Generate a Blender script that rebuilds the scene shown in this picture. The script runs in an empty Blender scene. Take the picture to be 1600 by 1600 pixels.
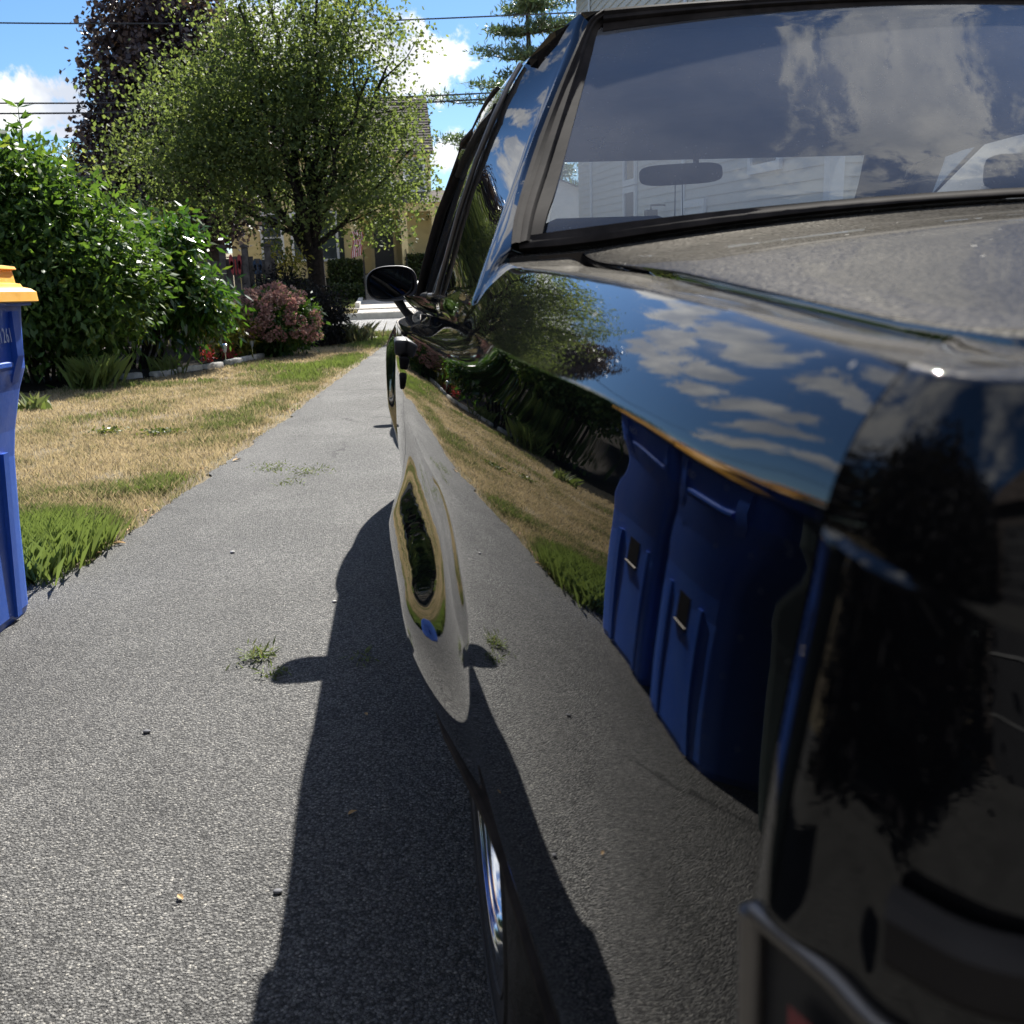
import bpy, bmesh, math, random
import numpy as np
from mathutils import Vector, Matrix

random.seed(7)
RNG = np.random.default_rng(11)
R = math.radians
SC = bpy.context.scene
COL = SC.collection

# ------------------------------------------------------------------ camera
# car frame: X to the right, Y towards the street, Z up, origin under the left rear wheel
def camera():
    ya, pi, ro = R(6.18), R(12.39), R(-2.08)
    f = Vector((math.sin(ya) * math.cos(pi), math.cos(ya) * math.cos(pi), -math.sin(pi)))
    r = Vector((math.cos(ya), -math.sin(ya), 0.0))
    u = r.cross(f)
    c, s = math.cos(ro), math.sin(ro)
    r2, u2 = c * r + s * u, -s * r + c * u
    cd = bpy.data.cameras.new('camera')
    cd.sensor_fit = 'HORIZONTAL'
    cd.sensor_width = 36.0
    cd.lens = 36.0 * 1590.0 / 1600.0
    cd.clip_start = 0.02
    cd.clip_end = 3000.0
    cd.dof.use_dof = True
    cd.dof.focus_distance = 3.0
    cd.dof.aperture_fstop = 13.0
    co = bpy.data.objects.new('camera', cd)
    COL.objects.link(co)
    m = Matrix(((r2.x, u2.x, -f.x, -.007), (r2.y, u2.y, -f.y, -1.173), (r2.z, u2.z, -f.z, .944), (0, 0, 0, 1)))
    co.matrix_world = m
    SC.camera = co
camera()

# ------------------------------------------------------------------ node helpers
class NT:
    def __init__(self, tree):
        self.t = tree
    def n(self, typ, **kw):
        nd = self.t.nodes.new(typ)
        for k, v in kw.items():
            if k.startswith('_'):
                setattr(nd, k[1:], v)
            else:
                nd.inputs[k.replace('__', ' ')].default_value = v
        return nd
    def l(self, a, b):
        self.t.links.new(a, b)
    def val(self, nd, key, src):
        if hasattr(src, 'node'):
            self.t.links.new(src, nd.inputs[key])
        else:
            nd.inputs[key].default_value = src
    def math(self, op, a, b=0.0, c=None, clamp=False):
        nd = self.t.nodes.new('ShaderNodeMath')
        nd.operation = op
        nd.use_clamp = clamp
        self.val(nd, 0, a)
        self.val(nd, 1, b)
        if c is not None:
            self.val(nd, 2, c)
        return nd.outputs[0]
    def mapr(self, v, a, b, c=0.0, d=1.0, smooth=True):
        nd = self.t.nodes.new('ShaderNodeMapRange')
        nd.interpolation_type = 'SMOOTHSTEP' if smooth else 'LINEAR'
        self.val(nd, 0, v)
        for i, x in zip((1, 2, 3, 4), (a, b, c, d)):
            self.val(nd, i, x)
        return nd.outputs[0]
    def mix(self, fac, a, b, blend='MIX'):
        nd = self.t.nodes.new('ShaderNodeMix')
        nd.data_type = 'RGBA'
        nd.blend_type = blend
        self.val(nd, 0, fac)
        for i, x in ((6, a), (7, b)):
            if hasattr(x, 'node'):
                self.t.links.new(x, nd.inputs[i])
            else:
                nd.inputs[i].default_value = (*x, 1) if len(x) == 3 else x
        return nd.outputs[2]
    def ramp(self, v, stops):
        nd = self.t.nodes.new('ShaderNodeValToRGB')
        e = nd.color_ramp.elements
        while len(e) < len(stops):
            e.new(0.5)
        for el, (p, c) in zip(e, stops):
            el.position = p
            el.color = (*c, 1) if len(c) == 3 else c
        self.t.links.new(v, nd.inputs[0])
        return nd.outputs[0]
    def noise(self, vec, scale, detail=3, rough=.55, out=0, dist=0.0):
        nd = self.t.nodes.new('ShaderNodeTexNoise')
        if vec is not None:
            self.t.links.new(vec, nd.inputs['Vector'])
        nd.inputs['Scale'].default_value = scale
        nd.inputs['Detail'].default_value = detail
        nd.inputs['Roughness'].default_value = rough
        nd.inputs['Distortion'].default_value = dist
        return nd.outputs[out]
    def voro(self, vec, scale, feature='F1', out='Distance'):
        nd = self.t.nodes.new('ShaderNodeTexVoronoi')
        nd.feature = feature
        self.t.links.new(vec, nd.inputs['Vector'])
        nd.inputs['Scale'].default_value = scale
        return nd.outputs[out]
    def bump(self, h, strength, dist, normal=None):
        nd = self.t.nodes.new('ShaderNodeBump')
        nd.inputs['Strength'].default_value = strength
        nd.inputs['Distance'].default_value = dist
        self.t.links.new(h, nd.inputs['Height'])
        if normal is not None:
            self.t.links.new(normal, nd.inputs['Normal'])
        return nd.outputs[0]

# ------------------------------------------------------------------ world, sun, exposure
SUN = Vector((.288, .985, 1.0)).normalized()
SUN_EL = math.asin(SUN.z)
SUN_AZ = math.atan2(SUN.x, SUN.y)

def world():
    w = bpy.data.worlds.new('World')
    SC.world = w
    w.use_nodes = True
    t = NT(w.node_tree)
    w.node_tree.nodes.clear()
    out = t.n('ShaderNodeOutputWorld')
    bg = t.n('ShaderNodeBackground', Strength=1.0)
    sky = t.n('ShaderNodeTexSky')
    sky.sky_type = 'NISHITA'
    sky.sun_disc = False
    sky.sun_elevation = SUN_EL
    sky.sun_rotation = SUN_AZ
    sky.air_density = 1.0
    sky.dust_density = 0.2
    sky.ozone_density = 2.5
    hs = t.n('ShaderNodeHueSaturation', Saturation=1.18, Value=1.0)
    t.l(sky.outputs[0], hs.inputs['Color'])
    base = t.mix(1.0, hs.outputs[0], (.0385, .0430, .0490), 'MULTIPLY')
    tc = t.n('ShaderNodeTexCoord')
    d = tc.outputs['Generated']
    sp = t.n('ShaderNodeSeparateXYZ')
    t.l(d, sp.inputs[0])
    zc = t.math('ADD', t.math('MAXIMUM', sp.outputs[2], 0.0), .16)
    cb = t.n('ShaderNodeCombineXYZ')
    t.l(t.math('DIVIDE', sp.outputs[0], zc), cb.inputs[0])
    t.l(t.math('DIVIDE', sp.outputs[1], zc), cb.inputs[1])
    p = cb.outputs[0]
    shape = t.noise(p, 1.15, 9, .60, dist=.25)
    fine = t.noise(d, 21.0, 9, .66, dist=.25)
    big = t.noise(p, .42, 2, .5)
    # clouds over most of the dome, then the cumulus banks seen beyond the street
    cover = t.math('ADD', shape, t.math('MULTIPLY', t.math('SUBTRACT', big, .5), .55))
    field = t.mapr(cover, .48, .62)
    # a clear window overhead
    cd_ = t.n('ShaderNodeVectorMath')
    cd_.operation = 'DISTANCE'
    t.l(d, cd_.inputs[0])
    cd_.inputs[1].default_value = (.13, .44, .885)
    field = t.math('MULTIPLY', field, t.mapr(cd_.outputs['Value'], .16, .34))
    lowcut = t.mapr(sp.outputs[2], .33, .44)
    field = t.math('MULTIPLY', field, lowcut)
    for (x, y, z, rad, amp) in CLOUDS:
        v = Vector((x, y, z)).normalized()
        dp = t.n('ShaderNodeVectorMath')
        dp.operation = 'SUBTRACT'
        t.l(d, dp.inputs[0])
        dp.inputs[1].default_value = v
        sc = t.n('ShaderNodeVectorMath')
        sc.operation = 'MULTIPLY'
        t.l(dp.outputs[0], sc.inputs[0])
        sc.inputs[1].default_value = (1, 1, 2.2)
        ln = t.n('ShaderNodeVectorMath')
        ln.operation = 'LENGTH'
        t.l(sc.outputs[0], ln.inputs[0])
        s = t.math('SUBTRACT', 1.0, t.math('DIVIDE', ln.outputs['Value'], rad))
        s = t.math('ADD', s, t.math('MULTIPLY', t.math('SUBTRACT', fine, .5), 3.0))
        s = t.math('MULTIPLY', t.mapr(s, .08, .55), amp)
        field = t.math('MAXIMUM', field, s)
    shade = t.mapr(t.noise(d, 9.0, 5, .6), .38, .62)
    ccol = t.mix(shade, (.25, .27, .31), (.45, .45, .445))
    col = t.mix(field, base, ccol)
    t.l(col, bg.inputs['Color'])
    t.l(bg.outputs[0], out.inputs[0])

CLOUDS = [(-.293, .942, .166, .062, 1), (-.318, .936, .150, .055, 1), (-.272, .949, .160, .040, 1), (-.263, .954, .143, .022, 1), (-.235, .960, .150, .024, 1),
          (.051, .979, .196, .055, 1), (.018, .978, .207, .06, 1), (.028, .983, .184, .045, 1), (-.015, .975, .220, .07, 1), (-.088, .973, .215, .10, .9), (.057, .991, .124, .04, .9), (-.239, .955, .176, .014, .8), (-.199, .951, .236, .03, .35),
          (-.21, .925, .320, .065, 1), (-.10, .93, .348, .09, 1), (.01, .935, .350, .09, 1), (.075, .95, .305, .055, 1), (-.155, .935, .318, .06, 1), (-.05, .92, .40, .09, 1), (-.24, .905, .37, .07, 1), (-.30, .895, .330, .07, 1), (-.385, .86, .335, .085, 1), (-.46, .835, .29, .07, 1), (-.50, .835, .225, .06, 1), (-.55, .80, .235, .05, .9), (-.13, .895, .425, .10, 1), (-.27, .85, .45, .09, 1), (-.21, .82, .53, .08, .9), (-.36, .82, .45, .06, .8),
          (.43, .33, .84, .17, .9), (.34, .22, .91, .12, .8), (-.75, .6, .62, .22, .95), (-.55, .8, .8, .2, .9), (-.85, .3, .5, .2, .9)]
world()

sd = bpy.data.lights.new('sun', 'SUN')
sd.energy = 4.4
sd.angle = R(.53)
sd.color = (1.0, .965, .90)
so = bpy.data.objects.new('sun', sd)
COL.objects.link(so)
so.rotation_euler = SUN.to_track_quat('Z', 'Y').to_euler()
so.location = (6, 18, 30)

SC.view_settings.view_transform = 'Standard'
SC.view_settings.look = 'None'
SC.view_settings.exposure = 1.55
SC.view_settings.gamma = 1.0
SC.render.engine = 'CYCLES'
SC.cycles.use_denoising = True
SC.cycles.max_bounces = 10
SC.cycles.transparent_max_bounces = 24
SC.cycles.caustics_reflective = False
SC.cycles.caustics_refractive = False
SC.cycles.sample_clamp_indirect = 6.0

# ------------------------------------------------------------------ materials
MATS = {}
def newmat(name):
    m = bpy.data.materials.new(name)
    m.use_nodes = True
    m.node_tree.nodes.clear()
    MATS[name] = m
    t = NT(m.node_tree)
    out = t.n('ShaderNodeOutputMaterial')
    return m, t, out

def objco(t, scale=None):
    tc = t.n('ShaderNodeTexCoord')
    return tc.outputs['Object']
def geopos(t):
    return t.n('ShaderNodeNewGeometry').outputs['Position']

def plain(name, col, rough=.5, metal=0.0, var=.12, scale=9.0, bump=0.0, bscale=60.0, spec=.5, coat=0.0):
    m, t, out = newmat(name)
    b = t.n('ShaderNodeBsdfPrincipled', Roughness=rough, Metallic=metal)
    b.inputs['Specular IOR Level'].default_value = spec
    b.inputs['Coat Weight'].default_value = coat
    p = objco(t)
    nz = t.noise(p, scale, 4, .6)
    dk = tuple(c * (1 - var) for c in col)
    lt = tuple(min(1, c * (1 + var)) for c in col)
    t.l(t.mix(t.mapr(nz, .3, .7), dk, lt), b.inputs['Base Color'])
    if bump > 0:
        t.l(t.bump(t.noise(p, bscale, 3), bump, .01), b.inputs['Normal'])
    t.l(b.outputs[0], out.inputs[0])
    return m

def plastic(name, col, fade, dirt, rough):
    m, t, out = newmat(name)
    p = objco(t)
    b = t.n('ShaderNodeBsdfPrincipled')
    f = t.mapr(t.noise(p, 2.2, 5, .62), .40, .75)
    mp = t.n('ShaderNodeMapping')
    mp.inputs['Scale'].default_value = (6, 60, 5)
    t.l(p, mp.inputs[0])
    scr = t.mapr(t.noise(mp.outputs[0], 3.0, 4, .6), .62, .72)
    c = t.mix(t.math('MULTIPLY', f, .5), col, fade)
    c = t.mix(t.math('MULTIPLY', scr, .35), c, fade)
    d = t.mapr(t.noise(p, 6.0, 6, .7), .55, .78)
    c = t.mix(t.math('MULTIPLY', d, .55), c, dirt)
    t.l(c, b.inputs['Base Color'])
    t.l(t.mapr(t.noise(p, 9.0, 4, .6), .3, .7, rough - .1, rough + .15), b.inputs['Roughness'])
    t.l(t.bump(t.noise(p, 60.0, 3), .06, .01), b.inputs['Normal'])
    t.l(b.outputs[0], out.inputs[0])
    return m

def mat_paint():
    m, t, out = newmat('black_paint')
    b = t.n('ShaderNodeBsdfPrincipled', Roughness=.35)
    b.inputs['Coat Weight'].default_value = 1.0
    b.inputs['Coat Roughness'].default_value = .012
    b.inputs['Coat IOR'].default_value = 1.55
    b.inputs['Specular IOR Level'].default_value = 0.0
    b.inputs['Base Color'].default_value = (.004, .0042, .005, 1)
    p = objco(t)
    # very faint orange peel
    pn = t.noise(p, 5.0, 2, .5)
    t.l(t.bump(pn, .02, .01), b.inputs['Coat Normal'])
    # settled dust on what faces up, and stray specks everywhere
    g = t.n('ShaderNodeNewGeometry')
    s = t.n('ShaderNodeSeparateXYZ')
    t.l(g.outputs['Normal'], s.inputs[0])
    up = t.mapr(s.outputs[2], .82, .96)
    cl = t.mapr(t.noise(p, 7.0, 5, .65), .25, .75, .75, 1.0)
    fine = t.mapr(t.noise(p, 330.0, 3, .75), .36, .70, .15, 1.15)
    dust = t.math('MULTIPLY', t.math('MULTIPLY', up, cl), fine)
    v = t.n('ShaderNodeTexVoronoi')
    t.l(p, v.inputs['Vector'])
    v.inputs['Scale'].default_value = 240.0
    spk = t.mapr(v.outputs['Distance'], .10, .16, 1.0, 0.0)
    sel = t.n('ShaderNodeSeparateColor')
    t.l(v.outputs['Color'], sel.inputs[0])
    spk = t.math('MULTIPLY', spk, t.mapr(sel.outputs[0], .86, .90))
    dfs = t.n('ShaderNodeBsdfDiffuse', Color=(.125, .118, .107, 1), Roughness=.6)
    dgl = t.n('ShaderNodeBsdfGlossy', Color=(.5, .47, .42, 1), Roughness=.42)
    md = t.n('ShaderNodeMixShader', Fac=.06)
    t.l(dfs.outputs[0], md.inputs[1])
    t.l(dgl.outputs[0], md.inputs[2])
    film = t.mapr(s.outputs[2], .08, .6, .006, .035)
    dust = t.math('MAXIMUM', dust, t.math('MULTIPLY', film, fine))
    v3 = t.n('ShaderNodeTexVoronoi')
    t.l(p, v3.inputs['Vector'])
    v3.inputs['Scale'].default_value = 60.0
    s3 = t.n('ShaderNodeSeparateColor')
    t.l(v3.outputs['Color'], s3.inputs[0])
    chip = t.math('MULTIPLY', t.math('LESS_THAN', v3.outputs['Distance'], t.math('MULTIPLY', s3.outputs[1], .15)), t.mapr(s3.outputs[0], .72, .76))
    chip = t.math('MULTIPLY', chip, t.mapr(s.outputs[2], .35, .9, .15, 1.0))
    dcol = t.mix(chip, (.125, .118, .107), (.62, .60, .55))
    t.l(dcol, dfs.inputs['Color'])
    dust = t.math('MAXIMUM', dust, t.math('MULTIPLY', chip, 1.4))
    fac = t.math('MAXIMUM', t.math('MULTIPLY', dust, .58), t.math('MULTIPLY', spk, .5))
    mx = t.n('ShaderNodeMixShader')
    t.l(fac, mx.inputs[0])
    t.l(b.outputs[0], mx.inputs[1])
    t.l(md.outputs[0], mx.inputs[2])
    t.l(mx.outputs[0], out.inputs[0])
    return m

def mat_glass(name, tint, dustv, rough=.0):
    m, t, out = newmat(name)
    tr = t.n('ShaderNodeBsdfTransparent', Color=(*tint, 1))
    gl = t.n('ShaderNodeBsdfGlossy', Color=(1, 1, 1, 1), Roughness=rough)
    fr = t.n('ShaderNodeFresnel', IOR=1.52)
    f2 = t.math('MULTIPLY', fr.outputs[0], 1.7, clamp=True)
    mx = t.n('ShaderNodeMixShader')
    t.l(f2, mx.inputs[0])
    t.l(tr.outputs[0], mx.inputs[1])
    t.l(gl.outputs[0], mx.inputs[2])
    if dustv <= 0:
        t.l(mx.outputs[0], out.inputs[0])
        return m
    p = objco(t)
    sm = t.mapr(t.noise(p, 3.0, 5, .6), .3, .75, .6, 1.3)
    sp = t.mapr(t.voro(p, 130.0), .06, .12, 1.4, 1.0)
    df = t.n('ShaderNodeBsdfDiffuse', Color=(.55, .55, .56, 1))
    tl = t.n('ShaderNodeBsdfTranslucent', Color=(.62, .60, .57, 1))
    dm = t.n('ShaderNodeMixShader', Fac=.5)
    t.l(df.outputs[0], dm.inputs[1])
    t.l(tl.outputs[0], dm.inputs[2])
    m2 = t.n('ShaderNodeMixShader')
    t.l(t.math('MULTIPLY', t.math('MULTIPLY', sm, sp), dustv), m2.inputs[0])
    t.l(mx.outputs[0], m2.inputs[1])
    t.l(dm.outputs[0], m2.inputs[2])
    t.l(m2.outputs[0], out.inputs[0])
    return m

def mat_leaf(name, cols, trans=.45, rough=.42, spec=.5, tt=(1.35, 1.3, .55)):
    """cols: ramp of real leaf colours, picked per leaf"""
    m, t, out = newmat(name)
    at = t.n('ShaderNodeAttribute', _attribute_name='tint')
    c = t.ramp(at.outputs['Fac'], [(i / (len(cols) - 1), x) for i, x in enumerate(cols)])
    b = t.n('ShaderNodeBsdfPrincipled', Roughness=rough)
    b.inputs['Specular IOR Level'].default_value = spec
    t.l(c, b.inputs['Base Color'])
    tl = t.n('ShaderNodeBsdfTranslucent')
    t.l(t.mix(1.0, c, tt, 'MULTIPLY'), tl.inputs['Color'])
    mx = t.n('ShaderNodeMixShader', Fac=trans)
    t.l(b.outputs[0], mx.inputs[1])
    t.l(tl.outputs[0], mx.inputs[2])
    t.l(mx.outputs[0], out.inputs[0])
    return m

def mat_asphalt(name, lo, hi, gscale):
    m, t, out = newmat(name)
    p = geopos(t)
    b = t.n('ShaderNodeBsdfPrincipled', Roughness=.78)
    b.inputs['Specular IOR Level'].default_value = .35
    v = t.n('ShaderNodeTexVoronoi')
    t.l(p, v.inputs['Vector'])
    v.inputs['Scale'].default_value = gscale
    v2 = t.n('ShaderNodeTexVoronoi')
    t.l(p, v2.inputs['Vector'])
    v2.inputs['Scale'].default_value = gscale * 2.3
    s1 = t.n('ShaderNodeSeparateColor')
    t.l(v.outputs['Color'], s1.inputs[0])
    s2 = t.n('ShaderNodeSeparateColor')
    t.l(v2.outputs['Color'], s2.inputs[0])
    stone = t.math('ADD', t.math('MULTIPLY', s1.outputs[0], .6), t.math('MULTIPLY', s2.outputs[1], .4))
    col = t.ramp(stone, [(0.0, tuple(c * .35 for c in lo)), (.32, lo), (.62, hi), (.82, tuple(c * 1.35 for c in hi)), (.94, (.36, .34, .30)), (1.0, (.55, .51, .44))])
    edge = t.mapr(v.outputs['Distance'], .42, .75, 1.0, .38)
    col = t.mix(1.0, col, edge, 'MULTIPLY')
    patch = t.mapr(t.noise(p, 1.1, 5, .62), .3, .72, .80, 1.16)
    col = t.mix(1.0, col, patch, 'MULTIPLY')
    mp = t.n('ShaderNodeMapping')
    mp.inputs['Scale'].default_value = (2.6, .35, 1)
    t.l(p, mp.inputs[0])
    band = t.mapr(t.noise(mp.outputs[0], 1.0, 3, .5), .3, .7, .88, 1.10)
    col = t.mix(1.0, col, band, 'MULTIPLY')
    stain = t.mapr(t.noise(p, 2.7, 3, .5), .66, .74, 0, .42)
    col = t.mix(stain, col, tuple(c * .45 for c in lo))
    wob = t.n('ShaderNodeVectorMath')
    wob.operation = 'MULTIPLY_ADD'
    t.l(t.noise(p, 3.0, 4, .7, out=1), wob.inputs[0])
    wob.inputs[1].default_value = (.5, .5, 0)
    t.l(p, wob.inputs[2])
    ce = t.voro(wob.outputs[0], .42, 'DISTANCE_TO_EDGE')
    crack = t.math('MULTIPLY', t.mapr(ce, .0, .010, .75, 0), t.mapr(t.noise(p, .7, 2), .48, .60))
    col = t.mix(crack, col, (.02, .02, .02))
    rust = t.mapr(t.noise(p, 5.0, 5, .7), .70, .78, 0, .5)
    col = t.mix(rust, col, (.16, .095, .055))
    t.l(col, b.inputs['Base Color'])
    h = t.math('ADD', t.math('MULTIPLY', t.mapr(v.outputs['Distance'], 0, .8, 1, 0), 1.0), t.math('MULTIPLY', s1.outputs[1], .9))
    h = t.math('ADD', h, t.math('MULTIPLY', t.mapr(v2.outputs['Distance'], 0, .8, 1, 0), .5))
    nb = t.bump(h, .85, .005)
    nb2 = t.bump(t.noise(p, 2.2, 3), .25, .02, nb)
    t.l(nb2, b.inputs['Normal'])
    t.l(b.outputs[0], out.inputs[0])
    return m

def mat_soil(name, a, b_, c, scale=7.0):
    m, t, out = newmat(name)
    p = geopos(t)
    b = t.n('ShaderNodeBsdfPrincipled', Roughness=.95)
    b.inputs['Specular IOR Level'].default_value = .1
    n1 = t.mapr(t.noise(p, .55, 4, .6), .36, .62)
    n2 = t.mapr(t.noise(p, scale, 6, .7), .3, .7)
    n3 = t.mapr(t.noise(p, scale * 9, 4, .7), .3, .7)
    col = t.mix(n1, t.mix(n2, a, b_), t.mix(n2, b_, c))
    col = t.mix(t.math('MULTIPLY', n3, .5), col, tuple(x * .4 for x in a))
    t.l(col, b.inputs['Base Color'])
    t.l(t.bump(t.noise(p, scale * 12, 4, .7), .8, .03), b.inputs['Normal'])
    t.l(b.outputs[0], out.inputs[0])
    return m

PAINT = mat_paint()
GLASS_REAR = mat_glass('dusty_rear_glass', (.86, .88, .87), .30)
GLASS = mat_glass('window_glass', (.72, .78, .77), .04)
GLASS_CLEAR = mat_glass('clear_windscreen', (.90, .93, .92), .02)
RUBBER = plain('black_rubber', (.016, .015, .015), .8, var=.3, scale=30, spec=.1)
TRIM = plain('weathered_trim', (.030, .025, .022), .8, var=.35, scale=22, spec=.07)
TYRE = plain('tyre_rubber', (.030, .030, .031), .72, var=.3, scale=18, bump=.3, bscale=90)
CHROME = plain('chrome', (.74, .75, .77), .12, 1.0, var=.05)
DULLCHROME = plain('dull_chrome', (.23, .215, .20), .5, 1.0, var=.1)
DARKPLASTIC = plain('dark_plastic', (.02, .02, .022), .5, var=.2)
CLOTH = plain('dark_cloth', (.038, .040, .046), .95, var=.15, scale=14, spec=.1)
VINYL = plain('grey_vinyl', (.05, .052, .057), .6, var=.15)
REDLENS = plain('red_lens', (.20, .012, .02), .12, var=.2)
BLUEBIN = plastic('blue_plastic', (.020, .090, .44), (.07, .17, .50), (.03, .06, .16), .42)
YELLOWLID = plastic('yellow_plastic', (.80, .38, .03), (.82, .50, .10), (.42, .19, .03), .5)
WHITEPRINT = plain('white_print', (.72, .74, .76), .6)
DARKBIN = plain('dark_green_plastic', (.02, .03, .028), .4, var=.2, scale=5)
ASPHALT = mat_asphalt('driveway_asphalt', (.094, .092, .089), (.162, .158, .149), 190.0)
STREETM = mat_asphalt('street_asphalt', (.20, .20, .20), (.30, .295, .29), 120.0)
CONCRETE = plain('concrete', (.42, .385, .345), .9, var=.16, scale=3, bump=.4, bscale=40, spec=.2)
CURBM = plain('pale_kerb_stone', (.56, .54, .50), .9, var=.15, scale=4, spec=.2)
STONE = plain('edging_stone', (.46, .44, .41), .9, var=.25, scale=11, bump=.5, bscale=22, spec=.2)
LAWNSOIL = mat_soil('lawn_thatch', (.21, .17, .115), (.36, .29, .20), (.17, .16, .09))
MULCH = mat_soil('dark_mulch', (.016, .013, .010), (.035, .027, .02), (.03, .025, .018), 14)
BARK = plain('bark', (.06, .048, .04), .95, var=.4, scale=14, bump=.8, bscale=18, spec=.1)
DARKBARK = plain('dark_bark', (.03, .024, .021), .95, var=.35, scale=14, bump=.8, bscale=18, spec=.1)
SIDING = plain('cream_siding', (.60, .58, .52), .7, var=.04, scale=2, spec=.3)
SIDINGBLUE = plain('pale_blue_siding', (.45, .50, .55), .7, var=.05, scale=2, spec=.3)
WHITETRIM = plain('white_trim', (.76, .77, .78), .6, var=.04, spec=.3)
YELLOWSIDE = plain('yellow_siding', (.74, .61, .32), .75, var=.06, scale=2, spec=.25)
YELLOWTRIM = plain('cream_trim', (.72, .60, .33), .7, var=.05, spec=.25)
SHINGLE = plain('roof_shingle', (.105, .088, .080), .95, var=.3, scale=6, spec=.1)
DARKDOOR = plain('dark_door', (.05, .052, .06), .5, var=.1)
PANE = plain('house_pane', (.06, .075, .085), .06, var=.3, scale=1.2)
SHUTTER = plain('dark_shutter', (.02, .028, .026), .6)
WOODGREY = plain('weathered_wood', (.13, .108, .095), .9, var=.3, scale=9, bump=.4, bscale=25, spec=.1)
IRON = plain('black_iron', (.02, .02, .022), .5)
REDPAINT = plain('red_paint', (.42, .05, .045), .5)
WIREM = plain('wire', (.02, .022, .028), .6)

GREENLEAF = mat_leaf('tree_leaf', [(.055, .078, .036), (.088, .122, .050), (.125, .165, .066), (.20, .225, .10)], .55, .6, .25, (1.4, 1.35, .7))
BUSHLEAF = mat_leaf('bush_leaf', [(.028, .060, .018), (.052, .108, .027), (.09, .16, .038), (.19, .24, .06)], .45, .45, .4)
PEACHLEAF = mat_leaf('glossy_leaf', [(.02, .055, .013), (.04, .10, .02), (.06, .13, .024), (.17, .16, .03)], .42, .25, .7)
PURPLELEAF = mat_leaf('purple_leaf', [(.026, .017, .022), (.042, .027, .034), (.065, .043, .05), (.10, .075, .082)], .25)
PINELEAF = mat_leaf('pine_needles', [(.045, .078, .052), (.07, .115, .075), (.105, .155, .095), (.15, .19, .10)], .3)
FARLEAF = mat_leaf('far_tree_leaf', [(.06, .085, .03), (.085, .115, .035), (.12, .14, .045), (.16, .165, .06)], .4)
DARKLEAF = mat_leaf('dark_bush_leaf', [(.010, .011, .013), (.02, .018, .020), (.03, .027, .028), (.045, .05, .04)], .25, .6, .15)
YELLEAF = mat_leaf('yellowish_leaf', [(.09, .13, .02), (.17, .18, .03), (.26, .23, .04), (.30, .25, .06)], .45)
HEDGELEAF = mat_leaf('hedge_leaf', [(.018, .034, .014), (.03, .052, .018), (.05, .08, .022), (.12, .15, .04)], .35)
BLOOM = mat_leaf('faded_bloom', [(.24, .12, .12), (.33, .18, .165), (.40, .25, .22), (.45, .33, .28)], .35, .8, .1, (1.1, 1.0, .9))
GRASSM = mat_leaf('grass_blade', [(.43, .355, .25), (.35, .285, .19), (.215, .205, .115), (.115, .145, .055), (.15, .205, .055)], .38, .6, .2, (1.15, 1.1, .85))
REDBLOOM = mat_leaf('red_bloom', [(.35, .03, .05), (.45, .08, .10)], .35)

# ------------------------------------------------------------------ object helpers
def link_mesh(name, verts, faces, mat, parent=None, smooth=None, tint=None, loc=None):
    me = bpy.data.meshes.new(name)
    if isinstance(verts, np.ndarray):
        nv, (nf, k) = len(verts), faces.shape
        me.vertices.add(nv)
        me.vertices.foreach_set('co', verts.astype(np.float32).ravel())
        me.loops.add(nf * k)
        me.loops.foreach_set('vertex_index', faces.astype(np.int32).ravel())
        me.polygons.add(nf)
        me.polygons.foreach_set('loop_start', np.arange(0, nf * k, k, dtype=np.int32))
        me.update(calc_edges=True)
        me.validate()
    else:
        me.from_pydata([tuple(v) for v in verts], [], [tuple(f) for f in faces])
        me.update()
    if tint is not None:
        a = me.attributes.new('tint', 'FLOAT', 'POINT')
        a.data.foreach_set('value', tint.astype(np.float32))
    if smooth is not None:
        for p in me.polygons:
            p.use_smooth = True
        if smooth < 179:
            me.set_sharp_from_angle(angle=R(smooth))
    mats = mat if isinstance(mat, (list, tuple)) else [mat]
    for m in mats:
        me.materials.append(m)
    o = bpy.data.objects.new(name, me)
    COL.objects.link(o)
    if parent is not None:
        o.parent = parent
        if loc is not None:
            o.location = loc
        elif parent.type == 'EMPTY' and parent.get('worldbase'):
            o.location = -parent.location
    elif loc is not None:
        o.location = loc
    return o

def tag(o, label, cat, group=None):
    o['label'] = label
    o['category'] = cat
    if group:
        o['group'] = group
    return o

def thing(name, label, cat, loc=(0, 0, 0), rz=0.0, group=None, worldbase=True):
    o = bpy.data.objects.new(name, None)
    o.empty_display_size = .1
    COL.objects.link(o)
    o.location = loc
    o.rotation_euler = (0, 0, rz)
    o['worldbase'] = 1 if worldbase else 0
    tag(o, label, cat, group)
    return o

def structure(o):
    o['kind'] = 'structure'
    return o

def copy_tree(o, parent=None, skip=()):
    c = o.copy()
    COL.objects.link(c)
    if parent is not None:
        c.parent = parent
    for ch in o.children:
        if ch.name.split('.')[0] in skip:
            continue
        copy_tree(ch, c, skip)
    return c

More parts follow.
